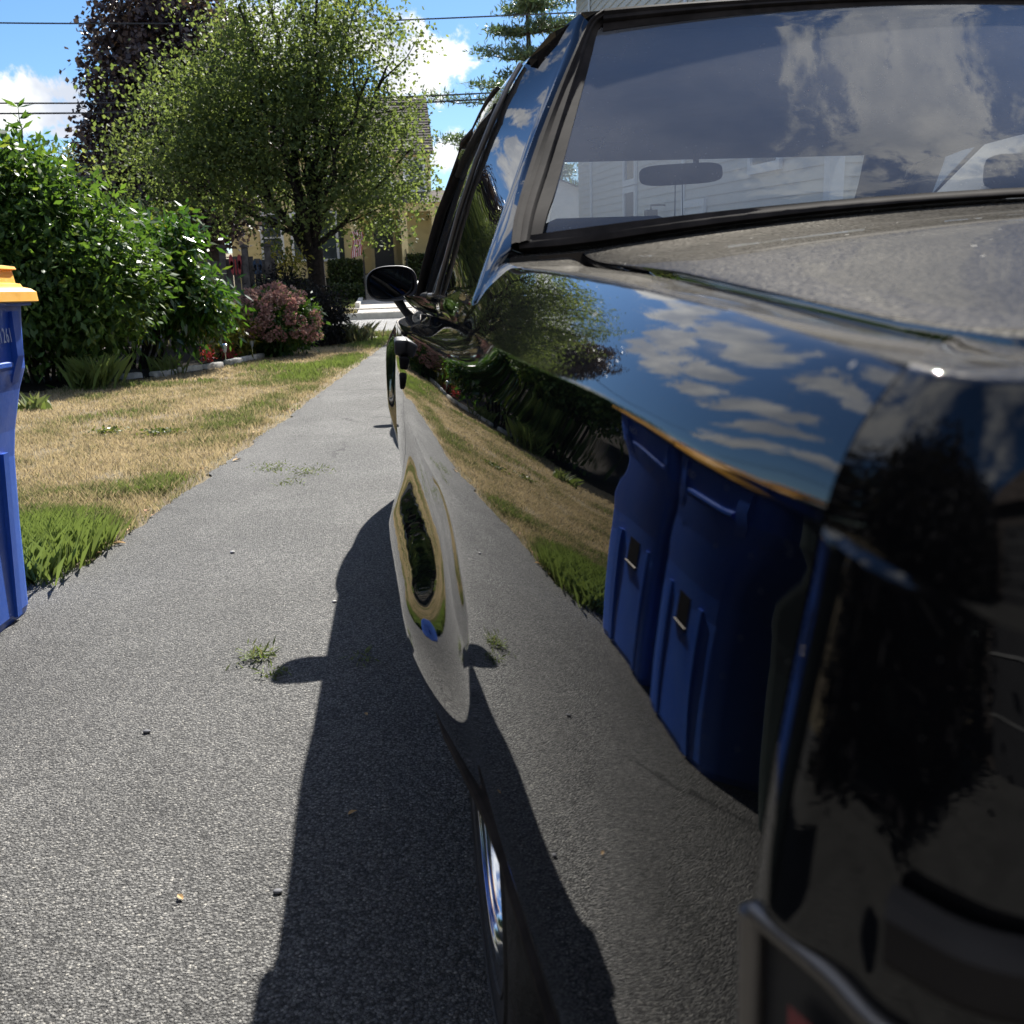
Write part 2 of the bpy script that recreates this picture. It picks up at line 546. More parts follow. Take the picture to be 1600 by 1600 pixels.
class MB:
    """collects boxes, tubes, sheets and turns them into one mesh"""
    def __init__(self):
        self.v, self.f = [], []
    def add(self, vs, fs):
        b = len(self.v)
        self.v += [tuple(x) for x in vs]
        self.f += [tuple(b + i for i in f) for f in fs]
        return self
    def box(self, x0, x1, y0, y1, z0, z1, bev=0.0, M=None):
        bm = bmesh.new()
        bmesh.ops.create_cube(bm, size=1.0)
        for v in bm.verts:
            v.co = Vector(((x0 + x1) / 2 + v.co.x * (x1 - x0), (y0 + y1) / 2 + v.co.y * (y1 - y0), (z0 + z1) / 2 + v.co.z * (z1 - z0)))
        if bev > 0:
            bmesh.ops.bevel(bm, geom=list(bm.edges), offset=bev, segments=2, affect='EDGES', profile=.5)
        if M is not None:
            bm.transform(M)
        self.bm(bm)
        return self
    def bm(self, bm):
        bm.verts.index_update()
        self.add([v.co.copy() for v in bm.verts], [[v.index for v in f.verts] for f in bm.faces])
        bm.free()
    def tube(self, pts, rad, seg=8, cap=True, flat=None):
        pts = [Vector(p) for p in pts]
        n = len(pts)
        rad = [rad] * n if isinstance(rad, (int, float)) else rad
        rings, vs, fs = [], [], []
        t0 = (pts[1] - pts[0]).normalized()
        ref = Vector((0, 0, 1)) if abs(t0.z) < .9 else Vector((1, 0, 0))
        nrm = t0.cross(ref).normalized()
        for i, p in enumerate(pts):
            tg = (pts[min(i + 1, n - 1)] - pts[max(i - 1, 0)]).normalized()
            nrm = (nrm - tg * nrm.dot(tg)).normalized()
            bn = tg.cross(nrm)
            for k in range(seg):
                a = 2 * math.pi * k / seg
                vs.append(p + (nrm * math.cos(a) + bn * math.sin(a)) * rad[i])
        for i in range(n - 1):
            for k in range(seg):
                k2 = (k + 1) % seg
                fs.append((i * seg + k, i * seg + k2, (i + 1) * seg + k2, (i + 1) * seg + k))
        if cap:
            fs.append(tuple(range(seg))[::-1])
            fs.append(tuple((n - 1) * seg + k for k in range(seg)))
        self.add(vs, fs)
        return self
    def lathe(self, prof, origin, axis='X', seg=32, sgn=1):
        """prof: list of (radius, along axis)"""
        vs, fs = [], []
        for r, a in prof:
            for k in range(seg):
                t = 2 * math.pi * k / seg
                c, s = r * math.cos(t), r * math.sin(t)
                if axis == 'X':
                    vs.append((origin[0] + a * sgn, origin[1] + c, origin[2] + s))
                elif axis == 'Z':
                    vs.append((origin[0] + c, origin[1] + s, origin[2] + a))
                else:
                    vs.append((origin[0] + c, origin[1] + a * sgn, origin[2] + s))
        m = len(prof)
        for i in range(m - 1):
            for k in range(seg):
                k2 = (k + 1) % seg
                q = (i * seg + k, i * seg + k2, (i + 1) * seg + k2, (i + 1) * seg + k)
                fs.append(q if sgn > 0 else q[::-1])
        self.add(vs, fs)
        return self
    def grid(self, rows, flip=False):
        """rows: list of equal-length point lists"""
        m = len(rows[0])
        vs = [p for r in rows for p in r]
        fs = []
        for i in range(len(rows) - 1):
            for j in range(m - 1):
                q = (i * m + j, i * m + j + 1, (i + 1) * m + j + 1, (i + 1) * m + j)
                fs.append(q[::-1] if flip else q)
        self.add(vs, fs)
        return self
    def prism(self, poly, vec):
        vec = Vector(vec)
        n = len(poly)
        vs = [Vector(p) for p in poly] + [Vector(p) + vec for p in poly]
        fs = [tuple(range(n))[::-1], tuple(range(n, 2 * n))]
        fs += [(i, (i + 1) % n, n + (i + 1) % n, n + i) for i in range(n)]
        self.add(vs, fs)
        return self
    def mirror(self, cx):
        n = len(self.v)
        self.v += [(2 * cx - x, y, z) for x, y, z in self.v]
        self.f += [tuple(n + i for i in f[::-1]) for f in self.f]
        return self
    def mirrored(self, cx):
        m = MB()
        m.v = [(2 * cx - x, y, z) for x, y, z in self.v]
        m.f = [f[::-1] for f in self.f]
        return m
    def build(self, name, mat, parent=None, smooth=None, loc=None):
        return link_mesh(name, self.v, self.f, mat, parent, smooth, loc=loc)

def interp(tab):
    xs = np.array([a for a, b in tab], float)
    ys = np.array([b for a, b in tab], float)
    # monotone-ish cubic (Catmull tangents, limited)
    h = np.diff(xs)
    d = np.diff(ys) / h
    m = np.zeros_like(xs)
    m[0], m[-1] = d[0], d[-1]
    for i in range(1, len(xs) - 1):
        m[i] = (d[i - 1] * h[i] + d[i] * h[i - 1]) / (h[i - 1] + h[i])
    def f(x):
        x = min(max(x, xs[0]), xs[-1])
        i = int(min(max(np.searchsorted(xs, x) - 1, 0), len(xs) - 2))
        t = (x - xs[i]) / h[i]
        t2, t3 = t * t, t * t * t
        return float((2 * t3 - 3 * t2 + 1) * ys[i] + (t3 - 2 * t2 + t) * h[i] * m[i] + (-2 * t3 + 3 * t2) * ys[i + 1] + (t3 - t2) * h[i] * m[i + 1])
    return f

def sstep(x, a, b):
    t = min(max((x - a) / (b - a), 0.0), 1.0)
    return t * t * (3 - 2 * t)

def vnoise(x, y, seed=0):
    """2-D value noise, arrays in, 0..1 out"""
    xi, yi = np.floor(x).astype(np.int64), np.floor(y).astype(np.int64)
    fx, fy = x - xi, y - yi
    fx, fy = fx * fx * (3 - 2 * fx), fy * fy * (3 - 2 * fy)
    def hsh(a, b):
        h = (a * 374761393 + b * 668265263 + seed * 1442695041) & 0x7fffffff
        h = (h ^ (h >> 13)) * 1274126177 & 0x7fffffff
        return ((h ^ (h >> 16)) & 0xffff) / 65535.0
    return (hsh(xi, yi) * (1 - fx) + hsh(xi + 1, yi) * fx) * (1 - fy) + (hsh(xi, yi + 1) * (1 - fx) + hsh(xi + 1, yi + 1) * fx) * fy

def fbm(x, y, seed=0):
    return (vnoise(x, y, seed) * .5 + vnoise(x * 2.1, y * 2.1, seed + 1) * .3 + vnoise(x * 4.3, y * 4.3, seed + 2) * .2)

# ------------------------------------------------------------------ ground
def gz(y):
    return 0.0 if y < 21 else .045 * (y - 21)
def edge_x(y):
    return -1.35 + .0645 * y

def sheet(name, xs, ys, mat, dz=0.0):
    m = MB()
    m.grid([[(x, y, gz(y) + dz) for x in xs] for y in ys])
    return m.build(name, mat)

structure(sheet('ground', [-400, -60, -20, 0, 20, 60, 400], [-400, -40, -10, 0, 10, 21, 30, 60, 200, 500], LAWNSOIL, -.012))

def driveway():
    m = MB()
    rows = []
    ys = list(np.arange(-14, 2.0, .5)) + list(np.arange(2.0, 8, .06)) + list(np.arange(8, 21.31, .15))
    for y in ys:
        e = edge_x(y) - 4 * sstep(-1.2 - y, 0, 1.5)
        if y < 2.62:
            e = -1.35 + .0645 * 2.62 - 2.4 * sstep(2.62 - y, 0, .5)
        wob = float(fbm(np.array([y * 3.0]), np.array([.5]), 5)[0] - .5) * .11 + float(vnoise(np.array([y * 17.0]), np.array([2.5]), 9)[0] - .5) * .035
        e += wob
        rows.append([(e, y, gz(y) - .002), (e + .05, y, gz(y) + .004), (1.2, y, gz(y) + .006), (3.2, y, gz(y) + .004)])
    m.grid(rows)
    return structure(m.build('driveway', ASPHALT))
driveway()

YS = 22.1
structure(sheet('street', [-90, -30, -10, 0, 10, 30, 90], [YS, 24, 26.9], STREETM, .006))
def strip(name, y0, y1, mat, h, x0=-90, x1=90, holes=()):
    m = MB()
    xs = [x0] + [v for h_ in holes for v in h_] + [x1]
    for a, b in zip(xs[0::2], xs[1::2]):
        m.box(a, b, y0, y1, -.12, h)
    M = Matrix.Translation((0, 0, gz((y0 + y1) / 2)))
    m.v = [tuple(M @ Vector(v)) for v in m.v]
    return structure(m.build(name, mat))
strip('sidewalk', 20.85, 21.25, CONCRETE, .03, holes=((-.35, 3.3),))
strip('kerb', 26.9, 27.15, CURBM, .16, holes=())
strip('far_sidewalk', 28.5, 29.7, CONCRETE, .17)
m = MB()
m.grid([[(x, y, gz(y) + .165) for x in (-.95, .7)] for y in (27.15, 29, 32, 36.6)])
structure(m.build('front_walk', CONCRETE))
m = MB()
for x in (-1.08, .72):
    m.grid([[(x + dx, y, gz(y) + z) for dx, z in ((0, 0), (0, .26), (.13, .26), (.13, 0))] for y in (29.9, 33, 36.4)])
    m.box(x, x + .13, 29.7, 29.9, gz(29.8) - .1, gz(29.8) + .30)
structure(m.build('walk_edging', CURBM))

# planting bed along the fence
bed = MB()
bx = [(-9.0, 9.3), (-6.0, 9.6), (-4.6, 9.9), (-3.6, 11.2), (-3.1, 12.15), (-2.7, 12.8), (-2.25, 14.3), (-2.12, 15.4), (-1.75, 17.4), (-1.3, 18.6), (-1.0, 20.3)]
bed.grid([[(x, y, .012) for x, y in bx], [(x - .35, y + .45, .05) for x, y in bx], [(x - 1.6, y + 3.0, .08) for x, y in bx], [(x - 3, y + 9, .03) for x, y in bx]], flip=True)
structure(bed.build('garden_bed', MULCH))

# ------------------------------------------------------------------ grass
def blades(name, P, h, w, tint, mat, lean=.5):
    n = len(P)
    a = RNG.uniform(0, 2 * np.pi, n)
    dx, dy = np.cos(a), np.sin(a)
    la = RNG.uniform(0, 2 * np.pi, n)
    lm = RNG.uniform(.1, 1.0, n) * lean * h
    V = np.zeros((n, 4, 3))
    V[:, 0] = P
    V[:, 1] = P
    V[:, 0, 0] -= dx * w
    V[:, 0, 1] -= dy * w
    V[:, 1, 0] += dx * w
    V[:, 1, 1] += dy * w
    mid = P.copy()
    mid[:, 0] += np.cos(la) * lm * .35
    mid[:, 1] += np.sin(la) * lm * .35
    mid[:, 2] += h * .6
    V[:, 2] = mid
    V[:, 2, 0] += dx * w * .7
    V[:, 2, 1] += dy * w * .7
    tip = P.copy()
    tip[:, 0] += np.cos(la) * lm
    tip[:, 1] += np.sin(la) * lm
    tip[:, 2] += h
    V[:, 3] = tip
    base = np.arange(n)[:, None] * 4
    F = np.concatenate([base + np.array([[0, 1, 2]]), base + np.array([[0, 2, 3]])])
    return link_mesh(name, V.reshape(-1, 3), F, mat, tint=np.repeat(tint, 4))

def lawn():
    Ps, Hs, Ws, Ts = [], [], [], []
    for (y0, y1, dens, ws) in ((2.2, 4.2, 15000, .0013), (4.2, 7, 6500, .003), (7, 11, 2600, .0045), (11, 20.8, 1100, .007)):
        x0, x1 = -5.4, .3
        n = int((x1 - x0) * (y1 - y0) * dens)
        x = RNG.uniform(x0, x1, n)
        y = RNG.uniform(y0, y1, n)
        ex = -1.35 + .0645 * y - x           # distance left of the driveway edge
        view = (x + .0) / (y + 1.17)
        lim = np.interp(y, [2, 8, 11.2, 12.2, 12.9, 14.4, 15.4, 17.4, 20.8], [-6, -6, -3.7, -3.15, -2.75, -2.3, -2.15, -1.8, -.95])
        keep = (ex > .0) & (view > -.62) & (x > lim)
        nearb = (y < 2.75)
        keep &= ~(nearb & (y < 2.33 + .10 * np.clip(-x - 1.2, 0, 9)))
        x, y, ex = x[keep], y[keep], ex[keep]
        n1 = fbm(x * .75, y * .55, 3)
        n2 = fbm(x * 2.6, y * 2.6, 21)
        edgeg = np.exp(-((ex - .35) / .34) ** 2) * np.interp(y, [2, 5, 20], [.6, .45, .75])
        nearg = np.exp(-((y - 2.5) / .55) ** 2) * np.exp(-((x + 1.45) / .75) ** 2) * 1.2
        g = (n1 - .50) * 2.3 + (n2 - .5) * 1.1 + edgeg * .75 + nearg + .10 * np.exp(-((ex - 1.0) / .7) ** 2)
        farbrown = np.clip((ex - 1.2) / 1.2, 0, 1) * .25
        g = g - farbrown
        bare = (ex < .10) & (RNG.uniform(0, 1, len(x)) < .72)
        bare |= (n2 < .36) & (g < .1) & (RNG.uniform(0, 1, len(x)) < .7)
        x, y, ex, g, nearg = x[~bare], y[~bare], ex[~bare], g[~bare], nearg[~bare]
        tint = np.clip(.16 + g * 1.05 + RNG.normal(0, .19, len(x)), 0, 1)
        h = (.028 + .045 * np.clip(g, 0, 1) +   .055 * np.clip(nearg, 0, 1)) * RNG.uniform(.5, 1.35, len(x))
        h = np.maximum(h, .014)
        Ps.append(np.stack([x, y, np.full_like(x, -.008)], 1))
        Hs.append(h)
        Ws.append(np.full_like(x, ws) * RNG.uniform(.6, 1.3, len(x)))
        Ts.append(tint)
    o = blades('lawn_grass', np.concatenate(Ps), np.concatenate(Hs), np.concatenate(Ws), np.concatenate(Ts), GRASSM, .75)
    tag(o, 'half dry tan and green lawn beside the driveway', 'grass')
    o['kind'] = 'stuff'
lawn()

def verge():
    Ps = []
    n = 9000
    x = RNG.uniform(-7, 3, n)
    y = RNG.uniform(21.3, 22.05, n)
    P1 = np.stack([x, y, .045 * (y - 21)], 1)
    n = 5200
    x = RNG.uniform(-9, 5, n)
    y = RNG.uniform(27.2, 28.45, n)
    k = (x < -1.0) | (x > .75)
    P2 = np.stack([x, y, .045 * (y - 21) + .13], 1)[k]
    n = 16000
    x = RNG.uniform(-12, 6, n)
    y = RNG.uniform(29.8, 36.0, n)
    k = (x < -1.1) | (x > .85)
    P3 = np.stack([x, y, .045 * (y - 21) + .13], 1)[k]
    P = np.concatenate([P1, P2, P3])
    t = np.concatenate([RNG.uniform(.35, .95, len(P1)), RNG.uniform(.1, .7, len(P2)), RNG.uniform(.6, 1, len(P3))])
    o = blades('verge_grass', P, RNG.uniform(.05, .13, len(P)), np.full(len(P), .016), t, GRASSM, .6)
    tag(o, 'sunlit grass verges and front lawn along the street', 'grass')
    o['kind'] = 'stuff'
verge()
m = MB()
for (x0, x1, y0, y1) in ((-14, -1.1, 27.15, 28.5), (.75, 8, 27.15, 28.5), (-14, -1.1, 29.7, 37), (.85, 8, 29.7, 37)):
    m.grid([[(x, y, gz(y) + .13) for x in (x0, x1)] for y in (y0, y1)])
structure(m.build('front_yard', LAWNSOIL))

# ------------------------------------------------------------------ the black coupe
CX = .905                                             # centre line
YF = 2.95                                             # front axle
S0 = interp([(-.92, .1015), (-.9, .0990), (-.81, .0865), (-.72, .0790), (-.6, .0702), (-.5, .0640), (-.4, .0580), (-.3, .0525), (0, .037), (.2, .029), (.5, .018), (.77, .009), (1.2, .001), (1.7, -.003),
             (2.3, -.003), (2.9, .0), (3.4, .015), (3.8, .055), (4.05, .12)])
PZ = interp([(.15, .056), (.2, .044), (.3, .036), (.4, .018), (.48, .001), (.53, -.008), (.60, -.0110), (.65, -.0110), (.72, -.0085), (.80, 0), (.84, .0070), (.87, .0138), (.888, .0185), (.905, .0226)])
XC = interp([(-.92, .1145), (-.9, .1125), (-.81, .1025), (-.72, .0955), (-.6, .0875), (-.5, .0815), (-.4, .0765), (-.3, .0740), (-.2, .074), (-.1, .0745), (0, .0755), (.3, .075), (.8, .067), (1.4, .068), (2.1, .072), (2.9, .085), (3.5, .11), (4.05, .19)])
ZC = interp([(-.92, .8735), (-.9, .8748), (-.875, .8765), (-.82, .881), (-.772, .885), (-.718, .8882), (-.64, .8912), (-.54, .8932), (-.437, .8955), (-.18, .9005), (.27, .9012), (.68, .8995), (1.33, .892), (2.2, .882), (3.0, .862), (4.05, .80)])

def flare(y, z):
    # front: a lip round the opening; rear: a low-cut opening under a bulging lower panel
    d = math.hypot(y - YF, z - .33) - .365
    f = .030 * (1 - sstep(d, .045, .15)) * sstep(z, .18, .3)
    w = sstep(y, -.32, .05) * (1 - sstep(y, .48, .90))
    f += w * (FLARE_A * (1 - sstep(z, .56, .652)) * (.45 + .55 * sstep(z, .36, .53)) - .013 * math.exp(-((z - .675) / .05) ** 2))
    return f
FLARE_A = .042

def side_x(y, z):
    zc = ZC(y)
    d = XC(y) - (S0(y) + PZ(zc))
    return S0(y) + PZ(z) + d * sstep(z, zc - .034, zc) ** 1.25 - flare(y, z)

REARCUT = interp([(-.92, .37), (-.5, .39), (-.4, .407), (-.3, .42), (.08, .416), (.18, .392), (.27, .345), (.34, .292), (.40, .245), (.46, .212), (.56, .19)])
def bottom_z(y):
    base = .19
    if y < .56:
        base = REARCUT(y)
    if y > YF + .3:
        base = .19 + .15 * sstep(y - YF - .3, 0, .6)
    for cy in (YF,):
        q = .365 ** 2 - (y - cy) ** 2
        if q > 0:
            base = max(base, .33 + math.sqrt(q))
    return base

RIDGE = interp([(-.92, .1365), (-.9, .136), (-.873, .1355), (-.813, .1370), (-.728, .139), (-.62, .140), (-.44, .139), (-.18, .131), (-.05, .128), (.05, .127), (.12, .117), (.2, .098), (.3, .076), (.6, .070), (2.3, .085), (2.45, .12), (2.6, .20), (3.5, .22), (4.05, .30)])
RIDGEZ = interp([(-.92, .918), (-.9, .919), (-.873, .9212), (-.813, .9255), (-.728, .932), (-.62, .939), (-.44, .950), (-.18, .962), (-.05, .967), (.05, .973), (.12, .971), (.2, .952), (.3, .938), (.6, .936), (2.3, .926), (2.45, .922), (2.6, .915), (3.5, .885), (4.05, .835)])
GAPX = interp([(-.92, .195), (-.815, .2), (-.712, .21), (-.617, .215), (-.49, .22), (-.2, .22), (.08, .22)])
GAPZ = interp([(-.93, .918), (-.815, .919), (-.712, .922), (-.617, .929), (-.49, .938), (-.32, .951), (-.2, .957), (-.1, .962), (0, .968), (.05, .9745), (.09, .982)])

def LIDZ(x):
    u = (x - .223) / (2 * CX - .446)
    return .983 + .044 * (1 - (2 * u - 1) ** 2) if 0 <= u <= 1 else .983 - .05 * max(-u, u - 1)

def arch_ys(y0, y1):
    ys = set(np.round(np.arange(y0, y1, .03), 4)) | {round(y0, 4), round(y1, 4)}
    for cy in (YF,):
        for k in range(-30, 31):
            ys.add(round(cy + .3652 * math.sin(k / 30 * math.pi / 2), 4))
            ys.add(round(cy + .3655 * (1 if k > 0 else -1), 4))
    return sorted(y for y in ys if y0 - 1e-6 <= y <= y1 + 1e-6)

SHU = (.02, .05, .12, .25, .4, .55, .7, .82, .9, .96, 1.0)
def SHB(u):
    return .0042 * math.sin(u * math.pi) ** .8
def side_panel(y0, y1, top=True, gap=False):
    m = MB()
    rows = []
    for y in arch_ys(y0, y1):
        zb, zc = bottom_z(y), ZC(y)
        r = []
        # rolled lip at the bottom
        xb = side_x(y, zb)
        r += [(xb + .05, y, zb + .004), (xb + .012, y, zb - .001)]
        for k in range(31):
            z = zb + (zc - .036 - zb) * (k / 30) ** .95
            r.append((side_x(y, z), y, z))
        for dz in (.030, .024, .019, .014, .010, .007, .004, .002, .001):
            r.append((side_x(y, zc - dz), y, zc - dz))
        r.append((side_x(y, zc), y, zc))
        if top:
            rx, rz = RIDGE(y), RIDGEZ(y)
            xc = XC(y)
            n = Vector((-(rz - zc), 0, rx - xc))
            n = n.normalized() if n.length > 1e-6 else Vector((0, 0, 1))
            for u in SHU:
                bul = SHB(u)
                r.append((xc + (rx - xc) * u + n.x * bul, y, zc + (rz - zc) * u + n.z * bul))
            if gap:
                yy = min(y, .085)
                gx, gz_ = GAPX(yy) - .004, GAPZ(yy)
                gx = max(gx, rx + .02)
                for u in (.06, .3, .6, .9):
                    r.append((rx + (gx - rx) * u, y, rz + (gz_ - .001 - rz) * u))
                r.append((gx, y, gz_ - .0035))
                r.append((gx + .001, y, gz_ - .03))
            elif y < .73:
                r += [(rx + .03, y, rz + .003), (rx + .09, y, rz + .002), (rx + .092, y, rz - .03)]
        rows.append(r)
    m.grid(rows)
    return m

coupe = thing('coupe', 'dusty black two-door coupe parked on the driveway, seen from its left rear corner', 'car', (CX, 1.4, 0))

def build_coupe(root):
    def both(mb, name, mat, smooth=38, parent=None):
        a = mb.build(name, mat, parent or root, smooth)
        b = mb.mirrored(CX).build(name, mat, parent or root, smooth)
        return a, b
    DY0, DY1 = .742, 2.30
    # quarter panels: two sheets so that the deck strip stops at the glass
    q = side_panel(-.8995, .084, gap=True)
    q2 = side_panel(.084, DY0 - .003)
    q.v += []
    off = len(q.v)
    q.v += q2.v
    q.f += [tuple(off + i for i in f) for f in q2.f]
    both(q, 'quarter_panel', PAINT)
    dl, dr = both(side_panel(DY0 + .003, DY1 - .003), 'door', PAINT)
    both(side_panel(DY1 + .003, 4.05), 'front_fender', PAINT)
    # dark inner skin so that shut lines read dark
    for yy in (DY0, DY1):
        m = MB()
        rows = []
        for y in (yy - .03, yy + .03):
            zc = ZC(y)
            r = [(side_x(y, z) + .02, y, z) for z in (.2, .3, .4, .5, .6, .7, .8, zc - .03)]
            r += [(XC(y) + .022, y, zc - .012), (RIDGE(y) + .018, y, RIDGEZ(y) - .008), (RIDGE(y) + .10, y, RIDGEZ(y) - .012)]
            rows.append(r)
        m.grid(rows)
        both(m, 'door_jamb', RUBBER)
    # wheel houses and floor
    for cy in (0, YF):
        m = MB()
        arc = [math.pi * k / 20 for k in range(21)]
        m.grid([[(x, cy + .41 * math.cos(a_), .30 + .42 * math.sin(a_) * (.93 if cy == 0 else 1)) for a_ in arc] for x in (.12, .45)])
        m.add([(.45, cy + .41 * math.cos(a_), .30 + .42 * math.sin(a_) * (.93 if cy == 0 else 1)) for a_ in arc], [tuple(range(21))])
        both(m, 'wheel_house', RUBBER)
    m = MB().box(.12, 2 * CX - .12, -.85, 3.9, .22, .26)
    m.box(.066, 2 * CX - .066, .62, 2.52, .185, .215)
    m.build('floor_pan', RUBBER, root)
    # rocker moulding
    m = MB()
    rows, rows2 = [], []
    for k in range(40):
        y = .56 + (2.565 - .56) * k / 39
        x = S0(y) + .033
        rows.append([(x + .02, y, .165), (x - .004, y, .168), (x - .011, y, .182), (x - .010, y, .198), (x - .002, y, .206)])
        rows2.append([(x - .003, y, .2065), (x - .013, y, .211), (x - .015, y, .221), (x - .011, y, .230), (x + .012, y, .234)])
    m.grid(rows)
    m.grid(rows2)
    for rr_ in (rows, rows2):
        for e_ in (0, -1):
            m.add(list(rr_[e_]), [(0, 1, 2, 3, 4)])
    both(m, 'rocker_moulding', TRIM, 45)
    m = MB()
    rows = []
    for y in [.562, .54, .50, .46, .43, .40, .37, .34, .32, .29, .26, .22, .18, .12, .05, -.05, -.15, -.25, -.32, -.4, -.5, -.6, -.75, -.88]:
        zb = bottom_z(y)
        x = side_x(y, zb)
        ty = Vector((0, .02, bottom_z(y + .01) - bottom_z(y - .01))).normalized()
        dn = Vector((0, ty.z, -ty.y))
        p = Vector((x, y, zb))
        rows.append([p + Vector((.016, 0, 0)) + dn * .006, p + Vector((.001, 0, 0)) + dn * .008, p + Vector((-.005, 0, 0)) + dn * .004, p + Vector((-.0055, 0, 0)) - dn * .005, p + Vector((-.0005, 0, 0)) - dn * .009])
    m.grid(rows, flip=True)
    both(m, 'lower_moulding', TRIM, 45)
    # ------------- deck
    m = MB()
    ys = [-.862, -.855, -.84, -.8, -.75, -.65, -.55, -.45, -.35, -.25, -.15, -.05, .0, .03, .05, .065, .078]
    rows = []
    for y in ys:
        gx, gzv = GAPX(y) + .003, GAPZ(y)
        cr = .026 + .018 * sstep(y, -.9, .0)
        gx += .0015
        e_ = (gzv + .0005, gzv + .0042)
        r = [(gx, y, gzv - .02), (gx, y, e_[0]), (gx + .0012, y, gzv + .003), (gx + .004, y, e_[1])]
        for k in range(1, 32):
            u = k / 32
            x = gx + (2 * CX - 2 * gx) * u
            bow = -.03 * (1 - (2 * u - 1) ** 2) if y > .02 else 0
            r.append((x, y + bow * .4, gzv + .0045 + cr * (1 - (2 * u - 1) ** 2)))
        r += [(2 * CX - gx - .004, y, e_[1]), (2 * CX - gx - .0012, y, gzv + .003), (2 * CX - gx, y, e_[0]), (2 * CX - gx, y, gzv - .02)]
        rows.append(r)
    rows.append([(x, y + .001, z - .02) for x, y, z in rows[-1]])
    rows[0] = [(x, y + .004, z - .004) for x, y, z in rows[0]]
    rows.insert(0, [(x, y, z - .02) for x, y, z in rows[0]])
    m.grid(rows)
    m.build('trunk_lid', PAINT, root, 40)
    m = MB()                                             # strip between lid and glass
    rows = []
    for k in range(33):
        u = k / 32
        x = .134 + (2 * CX - .268) * u
        c = 1 - (2 * u - 1) ** 2
        y = .0825 - .012 * c
        z0 = LIDZ(x)
        rows.append([(x, y - .003, z0 - .03), (x, y - .002, z0), (x, y + .03, z0 + .007), (x, y + .055, z0 + .011), (x, y + .08, z0 + .0)])
    m.grid(rows, flip=True)
    m.build('rear_cowl', PAINT, root, 50)
    m = MB().box(.16, 2 * CX - .16, -.85, .12, .86, .895)
    m.build('trunk_gutter', RUBBER, root)
    # ------------- rear end cap
    top = [(RIDGE(-.9), -.9005, RIDGEZ(-.9)), (.138, -.914, .9178), (.149, -.928, .9165), (.18, -.938, .918), (.28, -.95, .926), (.5, -.962, .938), (CX, -.968, .942)]
    cre = [(XC(-.9), -.9005, ZC(-.9)), (.1245, -.928, .866), (.145, -.945, .8555), (.19, -.960, .8475), (.28, -.972, .844), (.5, -.984, .845), (CX, -.99, .846)]
    low = [(side_x(-.9, .758), -.9005, .758), (.1075, -.925, .752), (.1185, -.944, .745), (.15, -.962, .738), (.25, -.978, .735), (.5, -.99, .735), (CX, -.996, .735)]
    def resamp(pts, n=36):
        fs = [interp([(i, p[c]) for i, p in enumerate(pts)]) for c in range(3)]
        return [tuple(f((len(pts) - 1) * k / (n - 1)) for f in fs) for k in range(n)]
    T_, C_, L_ = resamp(top), resamp(cre), resamp(low)
    rows = []
    for a, c, l_ in zip(T_, C_, L_):
        a, c, l_ = Vector(a), Vector(c), Vector(l_)
        gro = sstep(len(rows), 0, 8)
        out = Vector((c.x - CX, c.y - .2, 0)).normalized()
        inn = Vector((-out.x, -out.y, 0))
        r = [a + inn * .11 + Vector((0, 0, .002)), a + inn * .05 + Vector((0, 0, .0015)), a + inn * .008 + Vector((0, 0, .0006)), a]
        dh = math.hypot(a.x - c.x, a.y - c.y)
        nb = (out * (a.z - c.z) + Vector((0, 0, dh))).normalized()
        nq = Vector((-(a.z - c.z), 0, a.x - c.x)).normalized()
        nb = nq.lerp(nb, gro).normalized()
        for u in SHU[::-1][1:]:
            r.append(c.lerp(a, u) + nb * SHB(u))
        r.append(c)
        for u in (.01, .03, .07, .15, .35, .6, .85, .97, 1.0):
            q_ = c.lerp(l_, u)
            q1 = Vector((side_x(-.9, q_.z), q_.y, q_.z))
            r.append(q1.lerp(q_ + out * .003 * math.sin(u * math.pi), gro))
        r += [l_ + Vector((0, 0, -.004)), l_ - out * .01 + Vector((0, 0, -.006)), l_ - out * .014 + Vector((0, 0, -.2))]
        rows.append(r)
    m = MB().grid(rows, flip=False)
    m.mirror(CX)
    m.build('rear_panel', PAINT, root, 55)
    # black rub bar and bright ledge along the top of the lamps
    P_ = [Vector(p) for p in L_]
    def path_strip(prof, i0, i1):
        mm = MB()
        rs = []
        for i in range(i0, i1):
            p = P_[i]
            out = Vector((p.x - CX, p.y - .2, 0)).normalized()
            rs.append([p + out * o_ + Vector((0, 0, dz)) for o_, dz in prof])
        mm.grid(rs)
        mm.add(rs[0], [tuple(range(len(prof)))])
        return mm.mirror(CX)
    path_strip([(.0, .040), (.009, .040), (.0125, .037), (.0125, .025), (.009, .021), (0, .021)], 11, 36).build('bumper_strip', plain('worn_bumper_rubber', (.028, .025, .023), .75, var=.3, spec=.15), root, 40)
    # tail lamps wrap round the corner
    for side in (0, 1):
        f = MB()
        pts = [P_[i] + Vector((P_[i].x - CX, P_[i].y - .2, 0)).normalized() * .002 + Vector((0, 0, -.004)) for i in range(0, 24)]
        f.tube(pts, .0036, 8)
        dn = [p + Vector((0, 0, -.15)) for p in pts]
        f.tube(dn, .0042, 8)
        f.tube([pts[0], dn[0]], .0042, 8)
        f.tube([pts[-1], dn[-1]], .0042, 8)
        l_ = MB()
        l_.grid([[p + Vector((0, 0, -.001 - .148 * k / 6)) + Vector((.0, .004, 0)) for k in range(7)] for p in pts])
        rd = MB()
        rd.grid([[p + Vector((0, -.0025, -.019 - .11 * k / 6)) + Vector((-.0015, 0, 0)) for k in range(7)] for p in pts[3:]])
        if side:
            f, l_, rd = f.mirrored(CX), l_.mirrored(CX), rd.mirrored(CX)
        fo = f.build('taillight', DULLCHROME, root, 60)
        l_.build('lamp_bezel', DARKPLASTIC, fo, 60)
